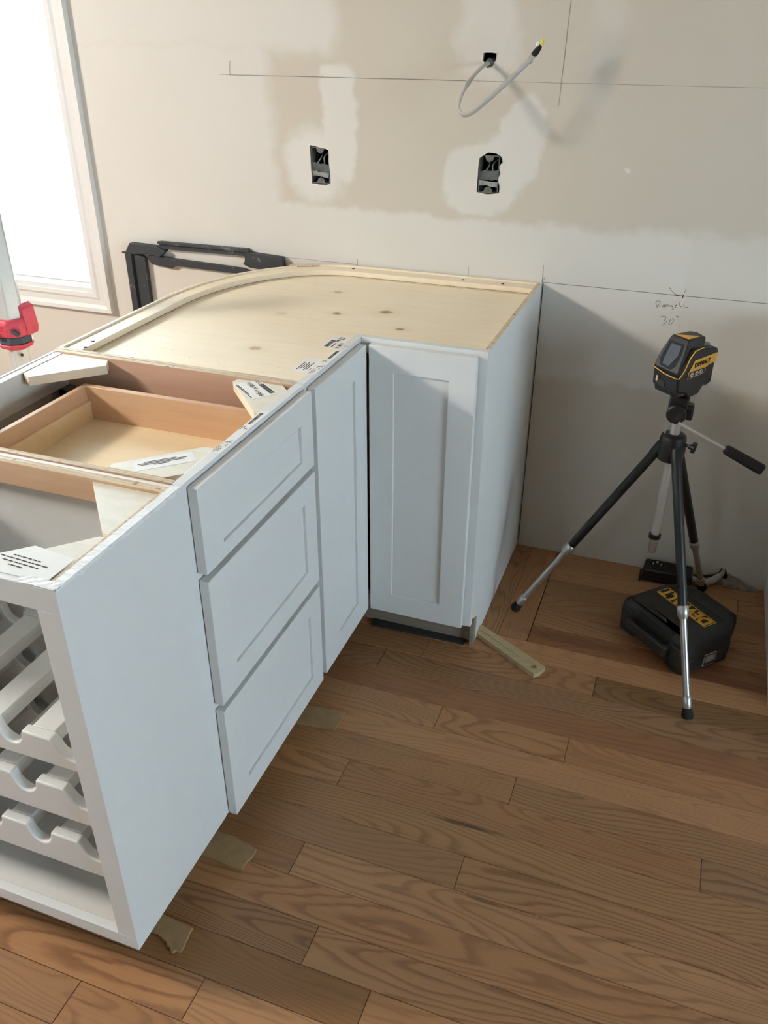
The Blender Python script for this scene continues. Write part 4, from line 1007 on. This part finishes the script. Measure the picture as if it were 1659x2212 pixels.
# wall-plane outline points measured at y=0, pushed a little towards the room
pr('side_post', [(-1.392, .852), (-1.3685, .850), (-1.3685, 0.0), (-1.392, 0.0)], .004, .030)
pr('side_post', [(-1.3682, .850), (-1.322, .838), (-1.322, 0.0), (-1.3682, 0.0)], .0045, .020)
pr('corner_cap', [(-1.392, .850), (-1.370, .8830), (-1.262, .8800), (-1.236, .866), (-1.262, .846), (-1.30, .853), (-1.37, .846)], .004, .028)
pr('top_rail', [(-1.262, .895), (-.935, .8975), (-.935, .874), (-1.262, .871)], .004, .018)
bm = B(); prism(bm, [(-1.262, .018), (-.935, .018), (-.930, .026), (-1.262, .026)], lambda u, v, d_: (u, -v, d_), .888, .897); obj('rail_lip', bm, 'dusty', bf, bevel=.001)
pr('end_cap', [(-.945, .8885), (-.815, .8820), (-.8115, .838), (-.930, .840), (-.955, .850), (-.948, .860)], .004, .024)
pr('lower_rail', [(-1.320, .842), (-1.285, .846), (-.96, .835), (-.93, .828), (-.955, .815), (-1.21, .820), (-1.225, .810), (-1.30, .817)], .006, .016)
pr('inner_post', [(-.86, .838), (-.820, .838), (-.820, 0.0), (-.86, 0.0)], .006, .020)
bm = B(); box(bm, -1.402, -1.388, -.030, -.022, .848, .853); obj('tab', bm, 'dusty', bf)

bf.location.x += .010

# ------------------------------------------------------------------ tower light behind the run
tw = thing('tower_light', (-1.165, -.78, 0), 'white mast of a red collared tower work light behind the peninsula', 'work light')
tx, ty = -1.190, -.78
Z = lambda z: .792+(z-.775)*.62
K = .80
def hexring(bm, z, r, r2=None, n=8, rot=.39, dx=0, dy=0): return [bm.verts.new((tx+dx+r*math.cos(2*math.pi*i/n+rot), ty+dy+(r2 or r)*math.sin(2*math.pi*i/n+rot), z)) for i in range(n)]
bm = B(); rg = [hexring(bm, z, .030, n=4, rot=.25) for z in (.04, .815)]; loft(bm, rg); obj('lower_mast', bm, 'mast', tw, bevel=.005)
bm = B(); rg = [hexring(bm, z, .034, n=6, rot=.10) for z in (.82, 1.18)]; loft(bm, rg); obj('upper_mast', bm, 'mast', tw, bevel=.004)
bm = B(); lathe(bm, (tx+.024, ty-.016, .782), (.85, -.5, 0), [(0, .004), (.002, .004)], 10); obj('pin', bm, 'slate', tw)
bm = B(); loft(bm, [hexring(bm, Z(z), r*K) for z, r in ((.775, .030), (.788, .050), (.800, .056), (.806, .056))]); obj('collar_base', bm, 'red', tw, bevel=.002)
bm = B(); loft(bm, [hexring(bm, Z(z), r*K) for z, r in ((.806, .052), (.836, .051))]); obj('collar_band', bm, 'band', tw, bevel=.002)
bm = B(); loft(bm, [hexring(bm, Z(z), r*K) for z, r in ((.836, .053), (.850, .057), (.890, .057), (.908, .050))]); rc_ = obj('collar', bm, 'red', tw, bevel=.003)
bm = B(); prism(bm, [(.004, .84), (.044, .83), (.050, .86), (.043, .945), (.028, .958), (.004, .958)], lambda u, v, d_: (tx+(u+.010)*K, ty+d_+.01, Z(v)+.002), -.012, .030); obj('collar_wing', bm, 'red', tw, bevel=.004)
bm = B(); path(bm, [(tx+.030, ty-.034, Z(.868)), (tx+.042, ty-.030, Z(.852))], .006, 10); obj('release_lever', bm, 'band', tw)
bm = B(); nrm = Vector((-.1, -.99, 0)); c = Vector((tx-.014, ty-.0435, Z(.848))); lathe(bm, c, nrm, [(0, .009), (.004, .009)], 16); pb_ = obj('lock_button', bm, 'band', tw)
bm = B(); lathe(bm, c+nrm*.004, nrm, [(0, .006), (.001, .006)], 18); obj('button_mark', bm, 'paper', pb_)
bm = B(); textbm(bm, 'Milwaukee', .012, frame4((tx-.022, ty-.0465, Z(.886)), (1, -.02, .10), (0, 0, 1)), .0003); path(bm, [(tx-.046, ty-.0465, Z(.872)), (tx+.002, ty-.0465, Z(.877))], .0008, 6); obj('lettering', bm, 'paper', rc_)
bm = B(); lathe(bm, (tx, ty, 0), (0, 0, 1), [(0, .17), (.02, .17), (.05, .11), (.07, .05)], 24); obj('base', bm, 'band', tw, smooth=True)
bm = B(); box(bm, tx-.045, tx+.000, ty-.04, ty+.04, 1.1805, 1.20); obj('mast_cap', bm, 'red', tw, bevel=.01)
